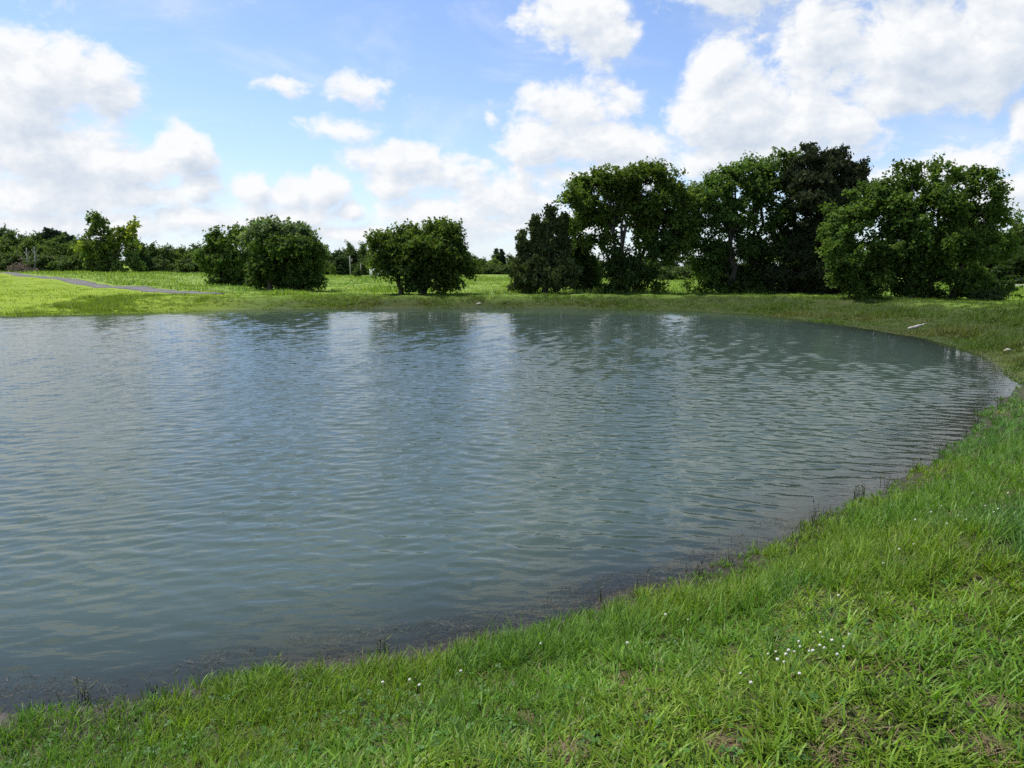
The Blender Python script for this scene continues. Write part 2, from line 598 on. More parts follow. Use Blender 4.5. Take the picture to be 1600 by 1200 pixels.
def terrain(x, y):
    """height and signed distance to the shoreline (positive on land)"""
    P = np.stack([x, y], 1)
    h = field_h(x, y)
    sd = np.full(len(x), 200.0)
    near = (x > -120) & (x < 90) & (y > -60) & (y < 110)
    Pn = P[near]
    d, ins, _ = seg_dist(Pn, SHORE)
    dc, insc, zc = seg_dist(Pn, crest_pts[:, :2], crest_pts[:, 2])
    wob = (fbm(Pn[:, 0], Pn[:, 1], 1.6, 4, 5) - 0.5) * 0.36 + (fbm(Pn[:, 0], Pn[:, 1], 0.35, 3, 9) - 0.5) * 0.3
    dn = np.hypot(Pn[:, 0], Pn[:, 1])
    s = np.where(ins, -d, d) + wob * np.clip(0.35 + dn / 40, 0.35, 1.0)
    hf = h[near]
    t = np.clip(s, 0, None) / (np.clip(s, 0, None) + dc + 1e-6)
    prof = np.where(t < 0.12, t * 0.55, 0.066 + (t - 0.12) / 0.88 * 0.934)
    prof = prof * 0.55 + 0.45 * sstep(0.0, 1.0, t)
    prof = np.clip(prof * 1.0, 0, 1)
    hb = zc * prof
    ho = zc + (hf - zc) * sstep(1.2, 12.0, dc)
    hl = np.where(insc, hb, ho)
    lump = (fbm(Pn[:, 0], Pn[:, 1], 0.9, 3, 21) - 0.5) * (0.16 + 0.22 * sstep(12, 18, dn)) + (fbm(Pn[:, 0], Pn[:, 1], 2.3, 3, 25) - 0.5) * (0.05 + 0.13 * sstep(12, 18, dn))
    hl = hl + lump * sstep(0.1, 1.2, s) * np.where(insc, 1.0, 0.55)
    hw = -np.clip(-s, 0, None) * 0.22 - np.clip(-s - 1.0, 0, None) * 0.25
    hw = np.maximum(hw, -2.2)
    h[near] = np.where(s < 0, hw, hl + 0.004)
    sd[near] = s
    return h, sd


def crest_out(x, y):
    d, ins, _ = seg_dist(np.stack([x, y], 1), crest_pts[:, :2])
    return np.where(ins, -d, d)


# lookup grids for scattering
class Lookup:
    def __init__(self, x0, x1, y0, y1, step):
        self.x0, self.y0, self.s = x0, y0, step
        self.nx = int((x1 - x0) / step) + 1; self.ny = int((y1 - y0) / step) + 1
        gx, gy = np.meshgrid(x0 + np.arange(self.nx) * step, y0 + np.arange(self.ny) * step)
        h, sd = terrain(gx.ravel(), gy.ravel())
        self.h = h.reshape(gx.shape); self.sd = sd.reshape(gx.shape)

    def __call__(self, x, y):
        fx = np.clip((x - self.x0) / self.s, 0, self.nx - 1.001); fy = np.clip((y - self.y0) / self.s, 0, self.ny - 1.001)
        ix, iy = fx.astype(int), fy.astype(int); fx = fx - ix; fy = fy - iy
        r = []
        for g in (self.h, self.sd):
            r.append((g[iy, ix] * (1 - fx) + g[iy, ix + 1] * fx) * (1 - fy) + (g[iy + 1, ix] * (1 - fx) + g[iy + 1, ix + 1] * fx) * fy)
        return r


NEAR = Lookup(-9, 19, 0.5, 20, 0.07)
FAR = Lookup(-110, 60, 14, 170, 0.5)


def ground_at(x, y):
    h, _ = terrain(np.array([float(x)]), np.array([float(y)]))
    return float(h[0])


# ------------------------------------------------------------------ ground sheet (graded polar grid reaching the horizon)
ang_f = np.radians(np.arange(-50, 50.01, 0.40))
ang_r = np.radians(np.arange(53, 309.0, 4.0))
ANG = np.concatenate([ang_f, ang_r])
R = [0.35]
while R[-1] < 3000:
    r = R[-1]
    R.append(r * (1.017 if r < 70 else 1.04))
R = np.array(R)
rr, aa = np.meshgrid(R, ANG, indexing='ij')
GX = (rr * np.sin(aa)).ravel(); GY = (rr * np.cos(aa)).ravel()
GH, GSD = terrain(GX, GY)
nr, na = rr.shape
ii, jj = np.meshgrid(np.arange(nr - 1), np.arange(na), indexing='ij')
j2 = (jj + 1) % na
GQ = np.stack([ii * na + jj, (ii + 1) * na + jj, (ii + 1) * na + j2, ii * na + j2], -1).reshape(-1, 4)
GQ = GQ[:, ::-1]
cap = np.arange(na)
GV = np.stack([GX, GY, GH], 1)
h0 = ground_at(0, 0)
GVc = np.vstack([GV, [[0, 0, h0]]])
capT = np.stack([np.full(na, nr * na), np.roll(cap, -1), cap], 1)
# masks
lawn = sstep(-6, -14, GX) * sstep(10, 22, GY) * (1 - sstep(0, 1, (GX + 14) * 0)) if False else None
line_t = np.clip((GY - 41) / (95 - 41), 0, 2)
path_x = -17.0 + (-58.0 + 17.0) * line_t
lawn_m = sstep(2.5, -1.5, GX - np.where(GY > 45, path_at(GY), -17 + (GY - 45) * -0.3)) * sstep(14, 26, GY)
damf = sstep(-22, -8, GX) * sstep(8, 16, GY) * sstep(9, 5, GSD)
nearf = sstep(20, 12, GY) * sstep(-9, -3, GX + 0 * GY)
nearf = np.maximum(nearf, sstep(9, 5, GY))
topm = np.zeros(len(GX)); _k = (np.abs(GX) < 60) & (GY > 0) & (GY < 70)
topm[_k] = sstep(-1.0, 0.4, crest_out(GX[_k], GY[_k]))  # crest mask for the light and shade contrast put into the bank colour
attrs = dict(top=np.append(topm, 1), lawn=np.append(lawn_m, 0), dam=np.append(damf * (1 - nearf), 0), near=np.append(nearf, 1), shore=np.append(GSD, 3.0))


def ground_material():
    m, b = new_mat("ground_turf")
    tcn = b.node('ShaderNodeTexCoord')
    P = tcn.outputs['Object']
    A = lambda n: b.node('ShaderNodeAttribute', attribute_name=n).outputs['Fac']
    lawn_a, dam_a, near_a, sh = A('lawn'), A('dam'), A('near'), A('shore')
    n_big = b.noise(P, 0.07, 4, 0.6).outputs[0]
    n_mid = b.noise(P, 0.45, 5, 0.65).outputs[0]
    n_fine = b.noise(P, 5.0, 6, 0.7).outputs[0]
    meadow = b.mix(b.smooth(n_mid, 0.32, 0.68), (0.130, 0.200, 0.022), (0.170, 0.245, 0.030))
    meadow = b.mix(b.smooth(n_big, 0.46, 0.68, 0, 0.5), meadow, (0.115, 0.195, 0.040))
    lw = b.mix(b.smooth(n_mid, 0.35, 0.7), (0.165, 0.238, 0.011), (0.205, 0.272, 0.013))
    lw = b.mix(b.smooth(n_fine, 0.3, 0.75, 0, 0.5), lw, (0.140, 0.205, 0.011))
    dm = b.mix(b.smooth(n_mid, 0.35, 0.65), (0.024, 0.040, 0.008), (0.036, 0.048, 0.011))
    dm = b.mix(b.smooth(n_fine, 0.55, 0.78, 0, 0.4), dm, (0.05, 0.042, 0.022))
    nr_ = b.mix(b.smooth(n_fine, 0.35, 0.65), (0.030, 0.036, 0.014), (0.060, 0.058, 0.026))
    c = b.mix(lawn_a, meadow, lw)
    dm = b.mix(A('top'), dm, b.mix(n_fine, (0.085, 0.140, 0.016), (0.110, 0.170, 0.020)))  # mown green top paler than the face: slope shading deepened in the colour
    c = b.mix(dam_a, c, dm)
    c = b.mix(near_a, c, nr_)
    # bare red-brown earth in the trodden patches near the viewer
    n_dirt = b.noise(P, 1.7, 4, 0.6).outputs[0]
    c = b.mix(b.math('MULTIPLY', near_a, b.math('MULTIPLY', b.smooth(n_dirt, 0.56, 0.66, 0, 0.8), b.smooth(sh, 0.5, 1.1))), c, (0.10, 0.055, 0.034))
    # wet mud by and under the water
    mud = b.mix(b.smooth(n_fine, 0.35, 0.7), (0.022, 0.021, 0.017), (0.055, 0.047, 0.036))
    wob = b.math('ADD', sh, b.math('MULTIPLY_ADD', n_fine, 0.2, -0.1))
    mudf = b.math('MULTIPLY', b.smooth(wob, 0.22, 0.0), b.math('MULTIPLY_ADD', near_a, 0.7, 0.3))
    mudf = b.math('MAXIMUM', mudf, b.smooth(wob, 0.0, -0.25))
    c = b.mix(mudf, c, mud)
    p = b.node('ShaderNodeBsdfPrincipled')
    b.link(c, p.inputs['Base Color'])
    b.link(b.smooth(wob, 0.0, 0.25, 0.45, 0.95), p.inputs['Roughness'])
    p.inputs['Specular IOR Level'].default_value = 0.2
    bp = b.node('ShaderNodeBump')
    bp.inputs['Strength'].default_value = 0.7
    bp.inputs['Distance'].default_value = 0.12
    hh = b.math('ADD', b.math('MULTIPLY', n_fine, 0.35), n_mid)
    b.link(hh, bp.inputs['Height'])
    b.link(bp.outputs[0], p.inputs['Normal'])
    finish(b, p.outputs[0])
    return m


M_GROUND = ground_material()
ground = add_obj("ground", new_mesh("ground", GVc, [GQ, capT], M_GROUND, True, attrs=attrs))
ground['kind'] = 'structure'

# ------------------------------------------------------------------ water
WANG = np.concatenate([np.radians(np.arange(-52, 52.01, 0.33)), np.radians(np.arange(54, 307, 3.0))])
WR = [1.2]
while WR[-1] < 70:
    r = WR[-1]
    WR.append(r + (max(0.022, r * 0.0023) if r < 44 else r * 0.02))
WR = np.array(WR)
wr_, wa_ = np.meshgrid(WR, WANG, indexing='ij')
WX = (wr_ * np.sin(wa_)).ravel(); WY = (wr_ * np.cos(wa_)).ravel()
# cheap interpolation of depth from a regular grid
class Pond(Lookup):
    pass
POND = Lookup(-54, 14, -4, 46, 0.2)
WH, WSD = POND(WX, WY)
nearp = (WX > -9) & (WX < 18.5) & (WY > 0.5) & (WY < 19.5)
hN, sN = NEAR(WX[nearp], WY[nearp])
WH[nearp] = hN; WSD[nearp] = sN
inb = (WX > -54) & (WX < 14) & (WY > -4) & (WY < 46)
keep_v = (WSD < 0.6) & inb
nwr, nwa = wr_.shape
ii, jj = np.meshgrid(np.arange(nwr - 1), np.arange(nwa), indexing='ij')
j2 = (jj + 1) % nwa
WQ = np.stack([ii * nwa + jj, ii * nwa + j2, (ii + 1) * nwa + j2, (ii + 1) * nwa + jj], -1).reshape(-1, 4)
fq = WQ[keep_v[WQ].all(1)]
idx = np.unique(fq)
remap = np.full(len(WX), -1); remap[idx] = np.arange(len(idx))
wx, wy, wsd, wh = WX[idx], WY[idx], WSD[idx], WH[idx]
wd = np.hypot(wx, wy)
shelter = sstep(2.5 + 4.5 * sstep(-12, 2, wx) * sstep(14, 4, wx) + 1.5 * sstep(4, 14, wx), 0.8, -wsd) * sstep(14, 20, wy)      # lee of the dam
calm_near = sstep(6.5, 3.8, np.hypot(wx * 0.7 + 0.6, wy)) * 0.62
edge_c = sstep(0.9, 0.0, -wsd)
amp = (1 - 0.95 * shelter) * (1 - calm_near) * (0.72 + 0.28 * sstep(7, 14, wd)) * (1 - 0.8 * edge_c) * (0.62 + 0.75 * fbm(wx, wy * 0.6, 0.16, 3, 201))
wz = np.zeros(len(wx))
wrng = np.random.default_rng(5)
NW = 72
for i in range(NW):
    lam = 0.10 * (3.6 ** wrng.random())
    th = math.radians(90 + wrng.normal() * 22 - 6)
    k = 2 * math.pi / lam
    slope = 0.0235 * (0.7 + 0.6 * wrng.random())
    ph = k * (wx * math.cos(th) + wy * math.sin(th)) + wrng.random() * 6.28
    resolv = sstep(lam * 0.6, lam * 0.25, np.maximum(0.022, wd * 0.0023))     # drop what the mesh is too coarse for
    wz += (slope / k) * np.sin(ph) * resolv
wz *= amp
WV = np.stack([wx, wy, wz], 1)
calm = shelter

def water_material():
    m, b = new_mat("pond_water")
    tcn = b.node('ShaderNodeTexCoord')
    P = tcn.outputs['Object']
    A = lambda n: b.node('ShaderNodeAttribute', attribute_name=n).outputs['Fac']
    depth, calm_a = A('depth'), A('calm')

    def layer(rot, sx, sy, detail, rough, dist=0.0):
        mp = b.node('ShaderNodeMapping')
        mp.inputs['Rotation'].default_value = (0, 0, math.radians(rot))
        mp.inputs['Scale'].default_value = (sx, sy, 1)
        b.link(P, mp.inputs['Vector'])
        return b.noise(mp.outputs[0], 1.0, detail, rough, dist).outputs[0]
    w3 = layer(-15, 6.0, 17.0, 2, 0.5, 0.3)
    bp = b.node('ShaderNodeBump')
    bp.inputs['Strength'].default_value = 1.0
    bp.inputs['Distance'].default_value = 0.0028
    b.link(b.math('MULTIPLY', w3, b.math('SUBTRACT', 1.0, calm_a)), bp.inputs['Height'])
    dif = b.node('ShaderNodeBsdfDiffuse')
    nt = b.noise(P, 0.25, 3, 0.5).outputs[0]
    b.link(b.mix(nt, (0.046, 0.071, 0.059), (0.056, 0.081, 0.067)), dif.inputs['Color'])
    tr = b.node('ShaderNodeBsdfTransparent')
    tr.inputs['Color'].default_value = (0.80, 0.84, 0.80, 1)
    body = b.node('ShaderNodeMixShader')
    fac = b.math('SUBTRACT', 1.0, b.math('EXPONENT', b.math('MULTIPLY', depth, -7.0)), clamp=True)
    b.link(fac, body.inputs[0]); b.link(tr.outputs[0], body.inputs[1]); b.link(dif.outputs[0], body.inputs[2])
    gl = b.node('ShaderNodeBsdfGlossy')
    gl.inputs['Roughness'].default_value = 0.04
    b.link(bp.outputs[0], gl.inputs['Normal'])
    fr = b.node('ShaderNodeFresnel')
    fr.inputs['IOR'].default_value = 1.333
    b.link(bp.outputs[0], fr.inputs['Normal'])
    mx = b.node('ShaderNodeMixShader')
    b.link(fr.outputs[0], mx.inputs[0]); b.link(body.outputs[0], mx.inputs[1]); b.link(gl.outputs[0], mx.inputs[2])
    finish(b, mx.outputs[0])
    return m


M_WATER = water_material()
water = add_obj("water", new_mesh("water", WV, [remap[fq]], M_WATER, True, attrs=dict(depth=np.clip(-wh, 0, 3), calm=calm)))
water['kind'] = 'structure'


# ------------------------------------------------------------------ paved path on the left, pale road on the right
def strip(name, line, width, mat, lift=0.07):
    line = np.asarray(line, float)
    # resample
    seg = np.linalg.norm(np.diff(line, axis=0), axis=1); cum = np.concatenate([[0], np.cumsum(seg)])
    n = int(cum[-1] / 1.0) + 2
    s = np.linspace(0, cum[-1], n)
    x = np.interp(s, cum, line[:, 0]); y = np.interp(s, cum, line[:, 1])
    k = np.ones(9) / 9
    xs = np.convolve(np.pad(x, 4, mode='edge'), k, 'valid'); ys = np.convolve(np.pad(y, 4, mode='edge'), k, 'valid')
    tx, ty = np.gradient(xs), np.gradient(ys)
    L = np.hypot(tx, ty); nx, ny = -ty / L, tx / L
    offs = [-0.5, -0.25, 0, 0.25, 0.5]
    hc, _ = terrain(xs, ys)
    rows = []
    for o in offs:
        X, Y = xs + nx * o * width, ys + ny * o * width
        h, _ = terrain(X, Y)
        rows.append(np.stack([X, Y, np.maximum(h, hc - 0.05) + lift], 1))
    # sunk edges give the slab a thickness
    e0 = rows[0].copy(); e0[:, 2] -= 0.25
    e1 = rows[-1].copy(); e1[:, 2] -= 0.25
    rows = [e0] + rows + [e1]
    V = np.stack(rows, 1).reshape(-1, 3); m = len(rows)
    Q = [(i * m + j, (i + 1) * m + j, (i + 1) * m + j + 1, i * m + j + 1) for i in range(n - 1) for j in range(m - 1)]
    o = add_obj(name, new_mesh(name, V, [np.array(Q)[:, ::-1]], mat, False))
    o['kind'] = 'structure'
    return o


path_line = [pix_d(-330, 425, 110)[:2], pix_d(-120, 424, 104)[:2], pix_d(0, 427.5, 93)[:2], pix_d(100, 436, 72)[:2], pix_d(200, 449, 54.5)[:2], pix_d(300, 461, 46.5)[:2], pix_d(350, 464.5, 45.0)[:2]]
strip("path", path_line, 1.7, M_ASPHALT)
strip("road", [pix_d(1500, 447, 96)[:2], pix_d(1600, 447, 95)[:2], pix_d(1800, 447, 93)[:2], pix_d(2200, 447, 90)[:2]], 4.5, M_CONCRETE, 0.12)


# ------------------------------------------------------------------ trees
def leaf_cards(C, N, size, elong=1.6):
    """diamond leaves at C with normals N"""
    n = len(C)
    rnd = RNG.normal(size=(n, 3))
    a = np.cross(N, rnd); a /= np.linalg.norm(a, axis=1, keepdims=True) + 1e-9
    b = np.cross(N, a); b /= np.linalg.norm(b, axis=1, keepdims=True) + 1e-9
    s = (size * RNG.uniform(0.65, 1.35, n))[:, None]
    la = a * s * 0.5 * elong; lb = b * s * 0.5
    fold = N * s * 0.12
    V = np.stack([C - la, C - lb + fold, C + la, C + lb + fold], 1).reshape(-1, 3)
    Q = np.arange(n * 4).reshape(-1, 4)
    return V, Q


def curved(p0, p1, sag=0.15, n=5, jitter=0.08):
    p0, p1 = np.asarray(p0, float), np.asarray(p1, float)
    t = np.linspace(0, 1, n)[:, None]
    L = np.linalg.norm(p1 - p0)
    P = p0 + (p1 - p0) * t
    P[:, 2] += (np.sin(t[:, 0] * math.pi) * sag * L)
    P[1:-1] += RNG.normal(scale=jitter * L / 2, size=(n - 2, 3))
    return P


def build_tree(name, label, cat, base, lobes, nleaf, leaf, col, trunks, clump=(0.32, 0.62), mat=None, bark=None, colvar=0.25, surf=0.55,
               upright=0.0, limb_n=7, trunk_r=0.22, group=None, elong=1.6, fork=0.45, spread=1.0, fill=1.8, ragged=True):
    """lobes: list of (x, y, z, rx, ry, rz, weight, tint) in world space"""
    mat = mat or M_LEAF
    base = np.asarray(base, float)
    extra = []
    cen = np.mean([l[:3] for l in lobes], axis=0)
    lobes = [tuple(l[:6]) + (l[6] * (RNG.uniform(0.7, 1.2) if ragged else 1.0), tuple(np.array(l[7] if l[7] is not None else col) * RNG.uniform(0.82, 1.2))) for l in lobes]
    if ragged:
        for l in lobes:
            for q in range(2):
                d_ = np.array(l[:3]) - cen; d_ /= np.linalg.norm(d_) + 1e-6
                d_ = d_ * 0.8 + RNG.normal(size=3) * 0.6; d_ /= np.linalg.norm(d_)
                c_ = np.array(l[:3]) + d_ * np.array(l[3:6]) * RNG.uniform(0.85, 1.12)
                f_ = RNG.uniform(0.22, 0.42)
                if c_[2] > base[2] + 0.38 * (max(l_[2] for l_ in lobes) - base[2]):
                    extra.append((c_[0], c_[1], c_[2], l[3] * f_, l[4] * f_, l[5] * f_ * 1.1, 1.5, l[7]))
        lobes = lobes + extra
    root = empty(name, tuple(base), label, cat, group)
    lob = np.array([l[:7] for l in lobes], float)
    tints = [l[7] for l in lobes]
    vol = (lob[:, 3] * lob[:, 4] * lob[:, 5]) ** 0.75 * lob[:, 6]
    share = vol / vol.sum()
    Cs, Ns, Ks = [], [], []
    clump_pts = []
    for i in range(len(lob)):
        n = max(40, int(nleaf * share[i]))
        L3 = lob[i, 3:6]
        ns = int(np.clip(3 + fill * (L3.prod() ** (1 / 3)) / clump[1] * 1.2, 4, 18))
        d = RNG.normal(size=(ns, 3)); d[:, 2] = d[:, 2] * 0.8 + 0.25
        d /= np.linalg.norm(d, axis=1, keepdims=True)
        sc = lob[i, :3] + d * (RNG.uniform(surf, 0.98, ns)[:, None]) * L3
        sr = RNG.uniform(0.20, 0.46, ns)[:, None] * L3 * np.array([1.1, 1.1, 0.8])
        sw = RNG.normal(size=ns) * colvar * 0.35
        nsp = 9
        ncl = max(6, n // (nsp * 5))
        j = RNG.integers(0, ns, ncl)
        e = RNG.normal(size=(ncl, 3)); e /= np.linalg.norm(e, axis=1, keepdims=True)
        cc = sc[j] + e * sr[j] * (0.45 + 0.6 * RNG.random(ncl) ** 0.7)[:, None]
        clump_pts.append(cc)
        m = n // nsp + 1
        k = RNG.integers(0, ncl, m)
        crr = RNG.uniform(clump[0], clump[1], m)[:, None]
        out = (e[k] * 0.7 + d[j[k]] * 0.5 + RNG.normal(size=(m, 3)) * 0.55)
        out[:, 2] += 0.12 + 1.4 * upright
        out /= np.linalg.norm(out, axis=1, keepdims=True)
        st = cc[k] + RNG.normal(size=(m, 3)) * crr * 0.30
        tt = np.linspace(0.05, 1.0, nsp)
        c = (st[:, None, :] + out[:, None, :] * (tt[None, :, None] * crr[:, None, :])).reshape(-1, 3)
        c = c + RNG.normal(size=c.shape) * leaf * 0.55
        c[:, 2] -= (np.tile(tt, m) ** 2) * np.repeat(crr[:, 0], nsp) * 0.18 * (1 - upright)
        kk = np.repeat(k, nsp)
        nn = np.repeat(out, nsp, axis=0) * 0.35 + RNG.normal(size=c.shape) * 0.75
        nn[:, 2] += 0.45
        if upright:
            nn[:, 2] *= 0.3
        nn /= np.linalg.norm(nn, axis=1, keepdims=True)
        base_c = np.array(tints[i] if tints[i] is not None else col)
        spv = RNG.normal(size=m) * colvar * 0.35
        lv = 1 + sw[j[kk]] + np.repeat(spv, nsp) + RNG.normal(size=len(c)) * colvar * 0.45
        hue = RNG.normal(size=len(c)) * 0.07 + np.repeat(spv, nsp) * 0.5
        tint = base_c[None] * np.clip(lv, 0.45, 1.9)[:, None]
        tint[:, 0] *= 1 + hue; tint[:, 2] *= 1 - hue
        Cs.append(c); Ns.append(nn); Ks.append(tint)
    C = np.vstack(Cs); Nn = np.vstack(Ns); K = np.vstack(Ks)
    ok = C[:, 2] > base[2] + 0.05
    C, Nn, K = C[ok], Nn[ok], K[ok]
    V, Q = leaf_cards(C - base, Nn, leaf, elong)
    me = new_mesh("crown", V, [Q], mat, False, colors=np.repeat(K, 4, axis=0))
    crown = add_obj("crown", me, root)
    crown['kind'] = 'stuff'
    # wood
    bark = bark or M_BARK
    cl = np.vstack(clump_pts)
    centre = (lob[:, :3] * vol[:, None]).sum(0) / vol.sum()
    top = lob[:, 2].max()
    forks = []
    for (tx, ty, r) in trunks:
        b0 = base + np.array([tx, ty, -0.15])
        fz = base[2] + (top - base[2]) * fork
        f0 = np.array([b0[0] * 0.6 + centre[0] * 0.4 if len(trunks) == 1 else b0[0] + tx * 0.25, b0[1], fz])
        g = Geo()
        pts = curved(b0 - base, f0 - base, 0.0, 7, 0.05)
        rad = np.linspace(r, r * 0.55, 7); rad[0] *= 1.5; rad[1] *= 1.12
        g.tube(pts, rad, 9)
        # leader carried on to the top
        tp = np.array([f0[0], f0[1], fz + (top - fz) * 0.85]) + np.array([RNG.normal() * 0.3, RNG.normal() * 0.3, 0])
        g.tube(curved(f0 - base, tp - base, 0.0, 6, 0.08), np.linspace(r * 0.55, r * 0.1, 6), 7)
        add_obj("trunk", g.mesh("trunk", bark), root)
        forks.append((b0, f0, r))
    order = np.argsort(-vol)[:limb_n]
    for oi in order:
        tgt = lob[oi, :3]
        b0, f0, r = forks[int(RNG.integers(len(forks)))]
        if len(forks) > 1:
            b0, f0, r = min(forks, key=lambda q: abs(q[1][0] - tgt[0]))
        s = RNG.uniform(0.55, 1.0) if tgt[2] > f0[2] else RNG.uniform(0.25, 0.5)
        st = b0 + (f0 - b0) * s
        g = Geo()
        lp = curved(st - base, tgt - base, 0.10, 6, 0.10)
        g.tube(lp, np.linspace(r * 0.45, r * 0.12, 6), 6)
        mine = clump_pts[oi]
        pick = mine[RNG.permutation(len(mine))[:10]]
        for q in pick:
            k = RNG.integers(2, 6)
            g.tube(curved(lp[k], q - base, 0.06, 4, 0.12), np.linspace(r * 0.15, r * 0.04, 4), 4)
        add_obj("limb", g.mesh("limb", bark), root)
    return root


def px_lobes(lst, depth, thick=1.0, jitter=0.5, tint=None):
    out = []
    for l in lst:
        cx, cy, rx, ry = l[:4]
        t = l[4] if len(l) > 4 else tint
        wgt = l[5] if len(l) > 5 else 1.0
        dy = RNG.uniform(-jitter, jitter) * rx / FPX * depth
        p = pix_d(cx, cy, depth + dy)
        sx = rx / FPX * depth; sz = ry / FPX * depth
        out.append((p[0], p[1], p[2], sx, sx * thick, sz, wgt, t))
    return out


def px_base(px, py, depth):
    p = pix_d(px, py, depth)
    p[2] = ground_at(p[0], p[1])
    return p


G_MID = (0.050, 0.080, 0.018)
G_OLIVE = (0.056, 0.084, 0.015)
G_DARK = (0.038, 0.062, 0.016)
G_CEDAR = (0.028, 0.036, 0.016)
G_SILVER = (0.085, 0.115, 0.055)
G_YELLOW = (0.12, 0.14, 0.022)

# sparse tall tree by the path
D = 118
build_tree("cottonwood_tree", "tall airy tree with a yellow tinged top standing beyond the paved path", "tree", px_base(172, 428, D),
           px_lobes([(165, 350, 15, 17), (152, 371, 15, 13), (178, 371, 17, 16), (205, 358, 14, 13, G_YELLOW, 0.8), (196, 380, 18, 14, (0.12, 0.15, 0.025)), (160, 393, 24, 17, (0.06, 0.085, 0.02)), (139, 398, 13, 14, (0.11, 0.14, 0.025)),
                     (186, 402, 22, 18), (160, 415, 24, 12), (200, 412, 14, 12)], D),
           6500, 0.34, (0.062, 0.090, 0.024), [(0, 0, 0.30)], clump=(0.6, 1.1), surf=0.35, colvar=0.35, fork=0.3, ragged=False)
D = 74
build_tree("field_tree", "low spreading bushy tree in the meadow just right of the path end", "tree", px_base(355, 448, D),
           px_lobes([(360, 369, 17, 9, None, 0.6), (338, 379, 14, 11, None, 0.6), (334, 396, 11, 12, None, 0.7), (373, 377, 11, 9, None, 0.6), (345, 402, 27, 16), (371, 408, 14, 18), (337, 420, 15, 15), (352, 428, 24, 18), (372, 436, 12, 13)], D),
           26000, 0.19, G_MID, [(-0.5, 0, 0.16), (0.5, 0.2, 0.14)], clump=(0.45, 0.8), colvar=0.3)
D = 58
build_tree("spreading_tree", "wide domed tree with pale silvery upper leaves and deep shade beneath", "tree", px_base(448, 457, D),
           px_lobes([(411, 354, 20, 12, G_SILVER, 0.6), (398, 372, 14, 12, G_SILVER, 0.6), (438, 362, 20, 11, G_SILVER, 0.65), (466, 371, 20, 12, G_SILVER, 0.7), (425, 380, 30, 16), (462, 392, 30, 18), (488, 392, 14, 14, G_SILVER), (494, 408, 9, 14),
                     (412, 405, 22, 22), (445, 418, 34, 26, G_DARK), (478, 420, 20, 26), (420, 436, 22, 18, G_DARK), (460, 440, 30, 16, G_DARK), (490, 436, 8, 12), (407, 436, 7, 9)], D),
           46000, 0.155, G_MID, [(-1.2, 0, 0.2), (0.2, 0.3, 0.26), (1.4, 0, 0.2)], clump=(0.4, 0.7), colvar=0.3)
D = 44.5
build_tree("twin_trunk_tree", "dark olive rounded tree with two trunks standing on the dam top", "tree", px_base(650, 462, D),
           px_lobes([(600, 384, 18, 14), (622, 375, 20, 15), (652, 373, 20, 12), (684, 364, 24, 13), (706, 380, 10, 12), (604, 404, 24, 16), (640, 398, 32, 22), (682, 395, 28, 22), (708, 408, 20, 20), (722, 414, 10, 16),
                     (606, 420, 15, 12), (660, 388, 34, 16), (640, 412, 30, 18), (645, 426, 30, 20, G_DARK), (685, 428, 24, 20), (712, 434, 14, 14), (655, 446, 20, 11, G_DARK), (695, 448, 14, 9)], D),
           60000, 0.112, G_OLIVE, [(-0.85, 0, 0.17), (0.45, 0.3, 0.2)], clump=(0.28, 0.55), fork=0.35, fill=2.4)

# right hand group behind the dam
D = 45


def spire(cx, top, bottom, w, n=7):
    out = []
    for i in range(n):
        t = i / (n - 1)
        y = top + (bottom - top) * t
        ww = 2.2 + w * t ** 1.7
        out.append((cx + RNG.normal() * 1.5, y, ww, (bottom - top) / n * 0.75, None, 14.0 if i < 2 else (5.0 if i < 4 else 1.0)))
    return out


ced = spire(859, 336, 440, 22) + spire(836, 352, 445, 18) + spire(818, 374, 450, 15, 6) + spire(880, 346, 440, 18) + spire(848, 362, 420, 12, 6) + [(838, 428, 30, 22), (868, 432, 28, 22), (814, 443, 16, 14)]
build_tree("cedar_tree", "brown green cedar with several pointed spires left of the tall trees", "tree", px_base(852, 462, D), px_lobes(ced, D, 0.9), 52000, 0.095, (0.050, 0.066, 0.022), [(0, 0, 0.2)],
           clump=(0.18, 0.36), mat=M_CEDAR, upright=0.75, elong=2.4, colvar=0.28, limb_n=4, fill=2.6, ragged=False)
D = 47
build_tree("young_tree", "small leafy young tree squeezed between the spired cedar and tall tree", "tree", px_base(912, 462, D),
           px_lobes([(896, 362, 11, 12), (905, 385, 14, 14), (912, 405, 15, 15), (922, 420, 18, 16), (908, 440, 20, 15), (930, 442, 20, 14)], D), 16000, 0.11, (0.044, 0.074, 0.018), [(0, 0, 0.09)], clump=(0.26, 0.45), limb_n=4)
D = 45
